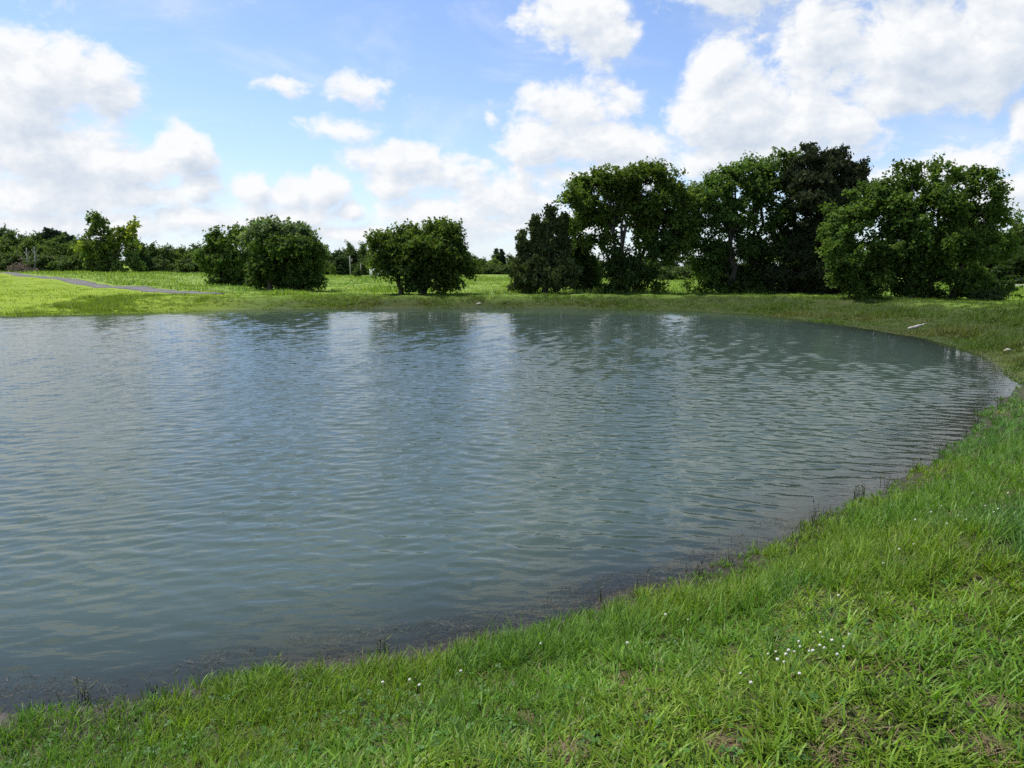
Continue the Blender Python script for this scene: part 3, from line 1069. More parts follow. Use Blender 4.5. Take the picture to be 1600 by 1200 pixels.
build_tree("tall_tree", "tall open crowned tree with a visible forked trunk beside the cedar", "tree", px_base(976, 462, D),
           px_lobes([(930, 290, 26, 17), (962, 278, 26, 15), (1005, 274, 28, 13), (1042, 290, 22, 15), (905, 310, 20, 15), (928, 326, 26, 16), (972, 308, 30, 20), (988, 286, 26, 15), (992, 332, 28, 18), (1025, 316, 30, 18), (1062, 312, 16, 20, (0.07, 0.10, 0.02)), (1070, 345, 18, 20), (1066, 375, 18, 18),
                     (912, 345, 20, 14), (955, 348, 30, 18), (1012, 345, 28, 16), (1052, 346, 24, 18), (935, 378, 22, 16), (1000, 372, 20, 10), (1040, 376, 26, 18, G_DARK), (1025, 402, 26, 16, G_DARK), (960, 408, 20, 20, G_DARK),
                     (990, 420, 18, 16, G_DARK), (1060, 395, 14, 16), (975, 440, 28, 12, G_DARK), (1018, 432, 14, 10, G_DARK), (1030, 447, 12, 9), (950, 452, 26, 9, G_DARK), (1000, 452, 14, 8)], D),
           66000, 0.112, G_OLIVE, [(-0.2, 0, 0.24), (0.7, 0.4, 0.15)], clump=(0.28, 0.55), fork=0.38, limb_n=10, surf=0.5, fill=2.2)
D = 46
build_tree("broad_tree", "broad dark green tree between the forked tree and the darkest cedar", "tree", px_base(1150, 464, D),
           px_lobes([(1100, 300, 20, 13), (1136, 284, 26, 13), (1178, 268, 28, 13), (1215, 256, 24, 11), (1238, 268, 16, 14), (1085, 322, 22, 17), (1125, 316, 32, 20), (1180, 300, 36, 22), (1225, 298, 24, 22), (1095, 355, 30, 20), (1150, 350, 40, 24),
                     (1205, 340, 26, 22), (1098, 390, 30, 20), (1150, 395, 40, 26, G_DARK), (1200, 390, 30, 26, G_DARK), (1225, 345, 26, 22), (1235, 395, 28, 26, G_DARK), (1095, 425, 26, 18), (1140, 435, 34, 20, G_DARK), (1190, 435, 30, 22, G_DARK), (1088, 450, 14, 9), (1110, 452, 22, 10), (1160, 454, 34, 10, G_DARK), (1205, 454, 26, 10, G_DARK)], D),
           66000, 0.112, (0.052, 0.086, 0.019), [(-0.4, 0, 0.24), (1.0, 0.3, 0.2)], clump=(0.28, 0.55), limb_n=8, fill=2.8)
D = 45
ced2 = [(1265, 246, 12, 12), (1262, 258, 20, 12), (1305, 246, 11, 10), (1300, 260, 22, 12), (1332, 266, 15, 11), (1346, 272, 9, 8), (1282, 276, 44, 15), (1330, 288, 24, 16), (1250, 290, 26, 18), (1290, 302, 46, 18), (1335, 308, 14, 12), (1275, 326, 40, 14),
        (1320, 330, 24, 14), (1265, 362, 36, 18), (1300, 355, 30, 16), (1255, 396, 40, 22), (1300, 395, 40, 24), (1245, 432, 42, 22), (1300, 435, 42, 24), (1240, 455, 36, 10), (1290, 456, 40, 10), (1325, 452, 22, 12)]
build_tree("dark_cedar_tree", "tallest and darkest cedar, brownish, rising in the middle of the right group", "tree", px_base(1282, 466, D), px_lobes(ced2, D, 0.9), 66000, 0.105, G_CEDAR, [(0, 0, 0.26)],
           clump=(0.22, 0.45), mat=M_CEDAR, upright=0.4, elong=2.2, colvar=0.25, fork=0.55, limb_n=9, fill=2.8)
D = 38
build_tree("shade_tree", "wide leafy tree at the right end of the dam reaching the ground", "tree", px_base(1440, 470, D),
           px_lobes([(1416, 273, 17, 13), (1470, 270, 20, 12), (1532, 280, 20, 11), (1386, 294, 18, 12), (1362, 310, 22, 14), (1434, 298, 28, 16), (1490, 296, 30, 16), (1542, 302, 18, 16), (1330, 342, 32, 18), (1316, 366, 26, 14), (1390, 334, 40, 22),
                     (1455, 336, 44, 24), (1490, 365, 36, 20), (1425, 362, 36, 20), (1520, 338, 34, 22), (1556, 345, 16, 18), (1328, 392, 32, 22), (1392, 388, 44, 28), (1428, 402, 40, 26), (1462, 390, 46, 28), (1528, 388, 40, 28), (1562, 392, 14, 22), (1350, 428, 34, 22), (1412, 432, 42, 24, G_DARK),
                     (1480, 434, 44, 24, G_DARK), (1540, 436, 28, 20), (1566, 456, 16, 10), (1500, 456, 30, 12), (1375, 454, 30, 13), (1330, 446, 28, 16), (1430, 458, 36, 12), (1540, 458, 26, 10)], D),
           76000, 0.108, (0.050, 0.082, 0.016), [(-0.6, 0, 0.22), (0.5, 0.3, 0.2), (1.6, 0.2, 0.14)], clump=(0.26, 0.52), limb_n=10, fill=2.9)

# ---- far treeline: one tree of each kind, then copies
def proto(name, lobes, n, leaf, col, mat=None, upright=0.0, elong=1.5, clump=(0.7, 1.3)):
    r = build_tree(name, "", "tree", (0, 0, 0), lobes, n, leaf, col, [(0, 0, 0.25)], clump=clump, mat=mat, upright=upright, elong=elong, limb_n=3, colvar=0.32, ragged=False)
    return r


def rl(n, w, h, seed, z0=0.12):
    r = np.random.default_rng(seed); out = []
    for i in range(n):
        t = (i + 0.5) / n
        z = h * (z0 + (0.9 - z0) * t)
        ww = w * (0.55 + 0.55 * math.sin(math.pi * min(1, 0.25 + 0.75 * t))) * (0.5 if t > 0.85 else 1)
        a = r.uniform(0, 6.28)
        rad = ww * r.uniform(0.15, 0.55)
        out.append((math.cos(a) * rad, math.sin(a) * rad, z, ww * 0.52, ww * 0.52, h * r.uniform(0.10, 0.16), 1.0, None))
    return out


pine_l = [(0.2 * math.sin(i * 2.1), 0.2 * math.cos(i * 1.7), 2.6 + i * 0.9, 2.6 - 0.21 * i, 2.6 - 0.21 * i, 0.75, 1.0, None) for i in range(9)]
PROTOS = {
    'round': proto("far_tree", rl(13, 4.2, 9.0, 3, 0.06), 9500, 0.33, (0.046, 0.070, 0.020)),
    'broad': proto("far_tree", rl(12, 5.2, 8.0, 5, 0.06), 10500, 0.33, (0.060, 0.088, 0.022)),
    'dark': proto("far_tree", rl(13, 4.0, 9.5, 8, 0.06), 9500, 0.32, (0.030, 0.048, 0.018)),
    'light': proto("far_tree", rl(10, 4.4, 8.0, 12, 0.05), 6500, 0.32, (0.085, 0.120, 0.030)),
    'pine': proto("far_pine", pine_l, 7000, 0.30, (0.022, 0.036, 0.020), M_CEDAR, 0.5, 2.2, (0.45, 0.8)),
    'bush': proto("far_bush", rl(9, 3.5, 4.0, 15, 0.10), 6500, 0.28, (0.048, 0.070, 0.024)),
}
PH = {'round': 9.0, 'broad': 8.0, 'dark': 9.5, 'light': 8.0, 'pine': 11.0, 'bush': 4.0}
PW = {'round': 8.2, 'broad': 10.6, 'dark': 7.8, 'light': 9.0, 'pine': 5.6, 'bush': 7.0}
_used = set()
KINDLAB = {'round': "rounded mid green tree", 'broad': "broad mid green tree", 'dark': "dark green tree", 'light': "pale yellow green tree", 'pine': "dark pine", 'bush': "low bush"}


def far_tree(kind, cx, top, base_y, wpx, depth, where, group=None):
    src = PROTOS[kind]
    p = px_base(cx, base_y, depth)
    hz = EYE - (top - HORIZ) / FPX * depth - p[2]
    wx = wpx / FPX * depth
    if kind not in _used:
        _used.add(kind); r = src
    else:
        r = src.copy(); COL.objects.link(r)
        for ch in list(src.children):
            c = ch.copy(); COL.objects.link(c); c.parent = r
    r.location = (p[0], p[1], p[2] - 0.1)
    r.rotation_euler = (0, 0, random.uniform(0, 6.28))
    sx = wx / PW[kind]
    r.scale = (sx, sx, hz / PH[kind] * 0.97)
    out_l, out_r = cx < -20, cx > 1620
    if out_l or out_r:
        where = "in the trees running on past the " + ("left end of the meadow" if out_l else "right end of the dam")
    else:
        FAR_LIST.append((kind, where, cx, r))
    r['label'] = KINDLAB[kind] + " " + where
    r['category'] = 'bush' if kind == 'bush' else 'tree'
    r['group'] = group or (("bushes " if kind == 'bush' else "pines " if kind == 'pine' else "trees ") + where)
    return r


ORD = ['first', 'second', 'third', 'fourth', 'fifth', 'sixth', 'seventh', 'eighth', 'ninth', 'tenth', 'eleventh', 'twelfth', 'thirteenth', 'fourteenth', 'fifteenth', 'sixteenth', 'seventeenth', 'eighteenth', 'nineteenth', 'twentieth']
FAR_LIST = []
W1 = "in the treeline left of the airy tree"
W2 = "in the treeline behind the domed tree"
W3 = "in the treeline behind the house"
W4 = "in the treeline beside the spired cedar"
W5 = "behind the tall dam trees"
W6 = "in the woods by the pale road"
# left
for (k, cx, top, w, d) in [('dark', 6, 353, 62, 165), ('dark', 36, 364, 40, 165), ('round', -40, 350, 70, 165), ('round', 22, 364, 56, 152), ('broad', 62, 366, 60, 152), ('round', 96, 369, 56, 152), ('broad', 134, 373, 60, 150), ('round', 158, 377, 50, 150), ('pine', 80, 355, 34, 158), ('pine', 94, 359, 34, 158), ('pine', 106, 362, 30, 158), ('pine', 68, 363, 30, 158), ('pine', 117, 367, 28, 158),
                           ('broad', 12, 374, 60, 138), ('broad', 52, 373, 58, 136), ('round', 92, 378, 54, 136), ('broad', 126, 372, 50, 136), ('light', 130, 376, 26, 128), ('bush', 22, 396, 50, 128), ('bush', 70, 398, 60, 128), ('bush', 112, 400, 55, 128),
                           ('broad', -30, 372, 60, 138), ('round', -85, 365, 70, 140), ('broad', -140, 362, 80, 140), ('dark', -210, 355, 90, 140), ('round', -290, 350, 100, 140), ('broad', -390, 345, 120, 140)]:
    far_tree(k, cx, top, 421 if cx < 60 else 424, w, d, W1)
for (k, cx, top, w, d) in [('broad', 228, 384, 56, 156), ('broad', 252, 386, 56, 158), ('round', 276, 388, 56, 158), ('broad', 302, 387, 56, 160), ('dark', 214, 373, 42, 140), ('round', 240, 381, 40, 150), ('round', 262, 384, 36, 150), ('broad', 288, 386, 44, 152), ('round', 312, 382, 40, 155), ('dark', 335, 380, 40, 155), ('dark', 365, 382, 40, 158), ('round', 395, 384, 44, 158),
                           ('bush', 250, 404, 50, 142), ('bush', 292, 404, 56, 146), ('bush', 340, 406, 60, 148), ('bush', 392, 406, 60, 150), ('dark', 425, 380, 44, 160), ('dark', 455, 382, 44, 160)]:
    far_tree(k, cx, top, 428, w, d, W2)
for (k, cx, top, w, d) in [('dark', 484, 380, 44, 160), ('round', 508, 383, 40, 165), ('dark', 528, 388, 34, 168), ('round', 548, 380, 38, 170), ('round', 568, 381, 36, 172), ('dark', 590, 384, 40, 172), ('round', 618, 382, 44, 175), ('dark', 648, 384, 44, 176), ('round', 678, 384, 44, 176),
                           ('bush', 500, 402, 44, 158), ('dark', 534, 396, 36, 162), ('bush', 572, 404, 40, 168), ('light', 520, 411, 12, 150)]:
    far_tree(k, cx, top, 430, w, d, W3)
for (k, cx, top, w, d) in [('dark', 705, 384, 40, 176), ('dark', 728, 390, 34, 176), ('round', 742, 399, 28, 172), ('broad', 756, 403, 34, 172), ('pine', 776, 387, 16, 180), ('pine', 784, 388, 16, 180), ('dark', 780, 393, 34, 180), ('light', 772, 401, 30, 170), ('round', 798, 398, 26, 178), ('light', 800, 408, 26, 168),
                           ('bush', 738, 410, 30, 168), ('bush', 762, 413, 30, 168), ('bush', 790, 414, 34, 166), ('dark', 820, 396, 40, 178), ('round', 850, 396, 44, 178), ('round', 885, 396, 44, 176)]:
    far_tree(k, cx, top, 429, w, d, W4)
for (k, cx, top, w, d) in [('round', 920, 398, 50, 150), ('dark', 965, 398, 50, 148), ('round', 1010, 398, 50, 140), ('dark', 1045, 396, 46, 136), ('round', 1078, 394, 50, 134), ('round', 1125, 390, 60, 132), ('dark', 1180, 386, 60, 130), ('broad', 1240, 382, 70, 128),
                           ('bush', 1040, 416, 44, 128), ('bush', 1080, 416, 46, 128), ('broad', 1310, 378, 80, 126), ('round', 1380, 372, 80, 122), ('broad', 1450, 364, 90, 118)]:
    far_tree(k, cx, top, 439, w, d, W5)
for (k, cx, top, w, d) in [('broad', 1520, 352, 90, 112), ('broad', 1578, 338, 70, 110), ('round', 1612, 333, 80, 108), ('broad', 1665, 330, 90, 106), ('round', 1735, 325, 100, 106), ('dark', 1590, 380, 70, 104), ('dark', 1630, 378, 70, 103), ('broad', 1820, 322, 110, 106), ('round', 1920, 318, 120, 106)]:
    far_tree(k, cx, top, 444, w, d, W6)

# lone bush in the meadow by the pole, and a weed clump on the far bank
far_tree('bush', 558, 418, 434, 14, 118, "standing alone in the meadow by the pale pole", "lone meadow bush")
far_tree('bush', 1552, 450, 476, 62, 36, "spreading at the right foot of the dam trees", "bush at the dam trees")
far_tree('bush', 418, 461, 473, 22, 42, "growing on the grassy far bank of the pond", "lone bank bush")

_grp = {}
for (k, wh, cx, r) in FAR_LIST:
    _grp.setdefault((k, wh), []).append((cx, r))
for (k, wh), lst in _grp.items():
    lst.sort(key=lambda q: q[0])
    if len(lst) > 1:
        for i, (cx, r) in enumerate(lst):
            r['label'] = ORD[i] + " " + KINDLAB[k] + " from the left " + wh

# ------------------------------------------------------------------ white house behind the twin trunked tree
hp = px_base(640, 430, 150)
house = empty("white_house", tuple(hp), "white house half hidden behind the dark olive tree", "house")
x0, x1, dp, hw, hr = -4.6, 8.6, 6.0, 2.6, 4.0
g = Geo()
V = [(x0, 0, -0.3), (x1, 0, -0.3), (x1, dp, -0.3), (x0, dp, -0.3), (x0, 0, hw), (x1, 0, hw), (x1, dp, hw), (x0, dp, hw), (x0, dp / 2, hr - 0.12), (x1, dp / 2, hr - 0.12)]
g.add(V, [(0, 1, 5, 4), (2, 3, 7, 6), (1, 2, 6, 5), (3, 0, 4, 7)], [(4, 7, 8), (6, 5, 9)])
add_obj("wall", g.mesh("wall", M_WHITE, False), house)
g = Geo()
for sgn in (0, 1):
    ye = -0.4 if sgn == 0 else dp + 0.4
    ze = hw - 0.23
    a = [(x0 - 0.3, ye, ze), (x1 + 0.3, ye, ze), (x1 + 0.3, dp / 2, hr), (x0 - 0.3, dp / 2, hr)]
    bq = [(p[0], p[1], p[2] + 0.14) for p in a]
    g.add(a + bq, [(0, 1, 2, 3), (4, 7, 6, 5), (0, 4, 5, 1), (1, 5, 6, 2), (2, 6, 7, 3), (3, 7, 4, 0)])
add_obj("roof", g.mesh("roof", M_ROOF, False), house)
g = Geo(); g.box((-8.1, 0.6, -0.3), (x0 - 0.003, 4.6, 1.75))
add_obj("wing", g.mesh("wing", M_WHITE, False), house)
g = Geo(); g.box((-8.3, 0.4, 1.753), (x0 - 0.003, 4.8, 1.86))
add_obj("wing_roof", g.mesh("wing_roof", M_ROOF, False), house)
for wx in (-3.2, 3.2, 6.4):
    g = Geo(); g.box((wx - 0.5, -0.06, 0.9), (wx + 0.5, 0.02, 2.1))
    w = add_obj("window", g.mesh("window", M_WHITE, False), house)
    g = Geo(); g.box((wx - 0.42, -0.075, 0.98), (wx + 0.42, -0.05, 2.02))
    add_obj("pane", g.mesh("pane", M_GLASS, False), w)
g = Geo(); g.box((-0.5, -0.06, 0.0), (0.5, 0.02, 2.1))
add_obj("door", g.mesh("door", M_ROOF, False), house)

# pale pole, shorter pole
for (cx, top, by, dep, lab, arm) in [(547.5, 400, 430, 155, "tall pale pole with a short arm at the meadow's far edge", True), (564, 412, 428, 158, "short thin pole just right of the tall pale pole", False)]:
    b0 = px_base(cx, by, dep)
    h = EYE - (top - HORIZ) / FPX * dep - b0[2]
    po = empty("utility_pole", tuple(b0), lab, "pole", "poles at the meadow's far edge")
    r0 = 0.13 if arm else 0.08
    g = Geo(); g.tube([(0, 0, -0.3), (0, 0, h * 0.5), (0, 0, h)], [r0, r0 * 0.9, r0 * 0.75], 8)
    add_obj("shaft", g.mesh("shaft", M_DEADWOOD), po)
    g = Geo()
    if arm:
        g.box((-0.1, -0.10, h * 0.80), (0.5, 0.10, h * 0.84))
        g.tube([(0.34, -0.0, h * 0.70), (0.34, 0.0, h * 0.80)], [0.12, 0.12], 8)
        add_obj("cross_arm", g.mesh("cross_arm", M_DEADWOOD, False), po)
    else:
        g.tube([(0, 0, h), (0, 0, h + 0.12)], [0.13, 0.05], 8)
        add_obj("cap", g.mesh("cap", M_DEADWOOD, False), po)

# bare dead trunks in front of the left treeline, with a heap of brush
for (cx, top, by, lean, lab) in [(43.5, 388, 416, 0.1, "straighter of two pale bare trunks before the left treeline"), (52, 386, 418, 0.5, "leaning pale bare trunk with a fork before the left treeline")]:
    dep = 126
    b0 = px_base(cx, by, dep)
    h = EYE - (top - HORIZ) / FPX * dep - b0[2]
    g = Geo()
    tr_pts = curved((0, 0, -0.2), (lean, 0, h), 0, 7, 0.05)
    g.tube(tr_pts, np.linspace(0.2, 0.06, 7), 7)
    root = empty("dead_tree", tuple(b0), lab, "dead tree", "bare dead trunks before the left treeline")
    add_obj("trunk", g.mesh("trunk", M_DEADWOOD), root)
    for k, (f, dx, dz) in enumerate([(0.55, 0.7, 0.9), (0.72, -0.6, 0.8), (0.8, 0.4, 0.9)]):
        g = Geo(); st = tr_pts[int(f * 6)]
        g.tube(curved(st, st + np.array([dx, 0.2, dz]), 0.08, 4, 0.1), np.linspace(0.07, 0.02, 4), 5)
        add_obj("limb", g.mesh("limb", M_DEADWOOD), root)
bp_ = px_base(33, 418, 124)
g = Geo()
for i in range(260):
    a = RNG.normal(size=2) * np.array([1.1, 0.7]); z = abs(RNG.normal()) * 0.7 * math.exp(-(a[0] ** 2) / 3)
    d = RNG.normal(size=3); d[2] *= 0.5; d /= np.linalg.norm(d)
    p = np.array([a[0], a[1], z + 0.15])
    g.tube([p - d * 0.6, p, p + d * 0.6 + RNG.normal(size=3) * 0.1], [0.035, 0.04, 0.015], 3)
M_BRUSH = noisy_mat("dry_brush", (0.10, 0.075, 0.055), (0.22, 0.17, 0.13), 3, 0.9, 0.0)
brush = add_obj("brush_pile", g.mesh("brush_pile", M_BRUSH), None, tuple(bp_))
tag(brush, "heap of brown dead brush below the pale bare trunks", None, kind="stuff")


# ------------------------------------------------------------------ grass
def blades(B, L, W, az, lean, curve, col, levels, tipc=None):
    n = len(B)
    V = np.zeros((n, levels * 2 + 1, 3))
    p = B.copy()
    seg = L / levels
    dx, dy = np.cos(az), np.sin(az)
    tw = RNG.uniform(-0.7, 0.7, n)
    sx, sy = -np.sin(az + tw), np.cos(az + tw)
    for i in range(levels):
        t = i / levels
        w = W * (1.0 if i == 0 else (1.05 - 0.55 * t)) * 0.5
        V[:, i * 2, 0] = p[:, 0] - sx * w; V[:, i * 2, 1] = p[:, 1] - sy * w; V[:, i * 2, 2] = p[:, 2]
        V[:, i * 2 + 1, 0] = p[:, 0] + sx * w; V[:, i * 2 + 1, 1] = p[:, 1] + sy * w; V[:, i * 2 + 1, 2] = p[:, 2]
        th = lean + curve * (i + 0.5) / levels
        p = p + np.stack([dx * np.sin(th), dy * np.sin(th), np.cos(th)], 1) * seg[:, None]
    V[:, -1] = p
    m = levels * 2 + 1
    o = np.arange(n) * m
    Q = [np.stack([o + i * 2, o + i * 2 + 1, o + i * 2 + 3, o + i * 2 + 2], 1) for i in range(levels - 1)]
    T = np.stack([o + levels * 2 - 2, o + levels * 2 - 1, o + levels * 2], 1)
    K = np.repeat(col, m, axis=0)
    return V.reshape(-1, 3), (np.vstack(Q) if Q else None), T, K


class BladeSet:
    def __init__(self):
        self.v, self.q, self.t, self.k, self.n = [], [], [], [], 0

    def add(self, r):
        V, Q, T, K = r
        self.v.append(V); self.k.append(K)
        if Q is not None: self.q.append(Q + self.n)
        self.t.append(T + self.n)
        self.n += len(V)

    def build(self, name, mat):
        faces = []
        if self.q: faces.append(np.vstack(self.q))
        faces.append(np.vstack(self.t))
        return add_obj(name, new_mesh(name, np.vstack(self.v), faces, mat, False, colors=np.vstack(self.k)))


def scatter(n, x0, x1, y0, y1):
    return RNG.uniform(x0, x1, n), RNG.uniform(y0, y1, n)


# bare spots seen at the bottom right
BARE = [pix_z(1330, 1150, 0.6), pix_z(1565, 1120, 0.6), pix_z(1130, 1185, 0.55), pix_z(890, 1196, 0.5), pix_z(1300, 1190, 0.6), pix_z(1545, 1190, 0.6)]
BARE_R = [0.11, 0.09, 0.07, 0.06, 0.07, 0.07]


def near_grass():
    bs = BladeSet()
    # clump centres by distance bands
    bands = [(1.7, 3.0, 700, 3, 1.0), (3.0, 4.5, 520, 3, 1.05), (4.5, 7.0, 260, 3, 1.2), (7.0, 10.5, 150, 2, 1.5), (10.5, 17.5, 90, 2, 2.0)]
    for (r0, r1, dens, lev, wk) in bands:
        xa, xb = -0.85 * r1 - 1.0, min(0.95 * r1 + 1.5, 18.0)
        area = (xb - xa) * (r1 - 0.4 * r0)
        n = int(area * dens)
        x, y = scatter(n, xa, xb, 0.4 * r0, r1)
        rr_ = np.hypot(x, y)
        ok = (rr_ >= r0) & (rr_ < r1) & (x > -0.80 * y - 1.0) & (x < 1.0 * y + 1.8)
        x, y = x[ok], y[ok]
        h, sd = NEAR(x, y)
        dn = fbm(x, y, 1.1, 3, 40)
        edge = 0.02 + 0.42 * sstep(0.3, 0.7, fbm(x, y, 2.2, 3, 77)) * sstep(2.2, -1.0, x)
        ok = (sd > edge - 0.1 * RNG.random(len(x))) & (x < 18)
        for bpnt, br in zip(BARE, BARE_R):
            dd = np.hypot(x - bpnt[0], (y - bpnt[1]))
            ok &= ~((dd < br * (0.7 + 0.6 * dn)) & (RNG.random(len(x)) < 0.55))
        x, y, h, sd, dn = x[ok], y[ok], h[ok], sd[ok], dn[ok]
        # sort of grass: long fescue by the water, short broad crabgrass further up
        low = sstep(-0.22, 0.22, (sd - 1.35) * 0.40 + (fbm(x, y, 0.9, 3, 91) - 0.5) * 1.4 + 0.0)
        is_low = RNG.random(len(x)) < low * 0.95
        for kind in (0, 1):
            s = is_low if kind else ~is_low
            cx, cy, csd, cdn = x[s], y[s], sd[s], dn[s]
            nb_ = RNG.integers(9, 17, len(cx)) if kind == 0 else RNG.integers(8, 15, len(cx))
            rep = np.repeat(np.arange(len(cx)), nb_)
            m = len(rep)
            if m == 0:
                continue
            a0 = RNG.uniform(0, 2 * math.pi, m)
            rad = np.abs(RNG.normal(size=m)) * (0.026 if kind == 0 else 0.034)
            bx = cx[rep] + np.cos(a0) * rad; by = cy[rep] + np.sin(a0) * rad
            bh, bsd = NEAR(bx, by)
            cl_h = (RNG.uniform(0.6, 1.2, len(cx)) + 0.5 * (RNG.random(len(cx)) < 0.12))[rep]
            patch = fbm(bx, by, 0.55, 3, 131)
            if kind == 0:
                tall = sstep(0.38, 0.72, fbm(cx, cy, 0.8, 2, 55))[rep]
                L = RNG.uniform(0.045, 0.125, m) * cl_h * (0.72 + 0.75 * tall)
                L *= np.clip(0.55 + bsd * 0.9, 0.5, 1)
                W = RNG.uniform(0.0032, 0.0068, m) * wk
                lean = RNG.uniform(0.05, 0.55, m); curve = RNG.uniform(0.2, 1.3, m)
                c = np.array([0.092, 0.180, 0.019])[None] * np.ones((m, 1))
                blue = sstep(0.46, 0.62, patch)[:, None]
                c = c * (1 - blue) + np.array([0.078, 0.165, 0.034])[None] * blue
                yl = (sstep(0.50, 0.66, fbm(bx, by, 0.9, 3, 151)))[:, None]
                c = c * (1 - yl) + np.array([0.122, 0.200, 0.018])[None] * yl
            else:
                L = RNG.uniform(0.035, 0.10, m) * cl_h
                W = RNG.uniform(0.0060, 0.0105, m) * wk
                lean = RNG.uniform(0.35, 1.15, m); curve = RNG.uniform(0.1, 0.9, m)
                c = np.array([0.100, 0.195, 0.016])[None] * np.ones((m, 1))
                yel = sstep(0.45, 0.65, patch)[:, None]
                c = c * (1 - yel) + np.array([0.125, 0.205, 0.016])[None] * yel
            clc = RNG.normal(size=len(cx))[rep] * 0.17
            v_ = np.clip(1 + clc + RNG.normal(size=m) * 0.15, 0.55, 1.6)
            c = c * v_[:, None]
            c[:, 0] *= 1 + RNG.normal(size=m) * 0.10
            dry = RNG.random(m) < (0.02 + 0.03 * (cdn[rep] > 0.58))
            for bpnt, br in zip(BARE, BARE_R):
                dd = np.hypot(bx - bpnt[0], by - bpnt[1])
                dry |= (dd < br * 1.2) & (RNG.random(m) < 0.25)
            L[dry] *= 0.7; W[dry] *= 0.6
            c[dry] = np.array([0.22, 0.175, 0.085]) * RNG.uniform(0.6, 1.2, dry.sum())[:, None]
            az = a0 + RNG.normal(size=m) * 0.5
            bs.add(blades(np.stack([bx, by, bh - 0.004], 1), L, W, az, lean, curve, c, lev))
    # clover leaves and small broad weeds between the blades
    n = 15000
    x, y = scatter(n, -3, 12, 1.7, 10)
    h, sd = NEAR(x, y)
    pch = fbm(x, y, 1.3, 3, 171)
    ok = (sd > 0.25) & (np.abs(x) < 0.8 * y + 0.8) & (pch > 0.50) & (np.hypot(x, y) > 1.6)
    x, y, h = x[ok], y[ok], h[ok]
    m = len(x)
    zt = h + RNG.uniform(0.015, 0.06, m)
    size = RNG.uniform(0.010, 0.019, m)
    a0 = RNG.uniform(0, 6.28, m)
    til = RNG.normal(size=(m, 2)) * 0.25
    cc = np.array([0.055, 0.135, 0.024])[None] * np.clip(1 + RNG.normal(size=(m, 1)) * 0.2, 0.6, 1.5)
    for q in range(3):
        a = a0 + q * 2.094
        ca, sa = np.cos(a), np.sin(a)
        pts = []
        for (rr2, off) in ((0.05, 0), (0.62, -0.52), (1.05, -0.30), (0.95, 0.0), (1.05, 0.30), (0.62, 0.52)):
            lx, ly = rr2 * size, off * size
            X = ca * lx - sa * ly; Y = sa * lx + ca * ly
            Z = zt + X * til[:, 0] + Y * til[:, 1] + np.abs(ly) * 0.35
            pts.append(np.stack([x + X, y + Y, Z], 1))
        V = np.stack(pts, 1).reshape(-1, 3)
        o_ = np.arange(m) * 6
        Qs = np.vstack([np.stack([o_, o_ + 1, o_ + 2, o_ + 3], 1), np.stack([o_, o_ + 3, o_ + 4, o_ + 5], 1)])
        bs.v.append(V); bs.k.append(np.repeat(cc, 6, axis=0)); bs.q.append(Qs + bs.n); bs.n += len(V)
    # flat thatch of dead blades
    n = 26000
    x, y = scatter(n, -3, 10, 1.7, 8)
    for bpnt, br in zip(BARE, BARE_R):
        x = np.append(x, RNG.normal(size=110) * br * 0.55 + bpnt[0]); y = np.append(y, RNG.normal(size=110) * br * 0.55 + bpnt[1])
    n = len(x)
    h, sd = NEAR(x, y)
    inb_ = np.zeros(n, bool)
    for bpnt, br in zip(BARE, BARE_R):
        inb_ |= np.hypot(x - bpnt[0], y - bpnt[1]) < br * 0.9
    ok = (sd > 0.1) & (np.abs(x) < 0.8 * y + 0.8) & ((fbm(x, y, 1.0, 3, 181) > 0.46) | inb_)
    x, y, h = x[ok], y[ok], h[ok]; m = len(x)
    c = np.array([0.20, 0.155, 0.085])[None] * RNG.uniform(0.5, 1.25, (m, 1))
    bs.add(blades(np.stack([x, y, h + RNG.uniform(0.005, 0.03, m)], 1), RNG.uniform(0.03, 0.10, m), RNG.uniform(0.002, 0.0045, m), RNG.uniform(0, 6.28, m), RNG.uniform(1.2, 1.6, m), RNG.uniform(-0.2, 0.2, m), c, 2))
    o = bs.build("near_grass", M_GRASS)
    tag(o, "long green grass covering the near bank of the pond", None, kind='stuff')
    return bs.n


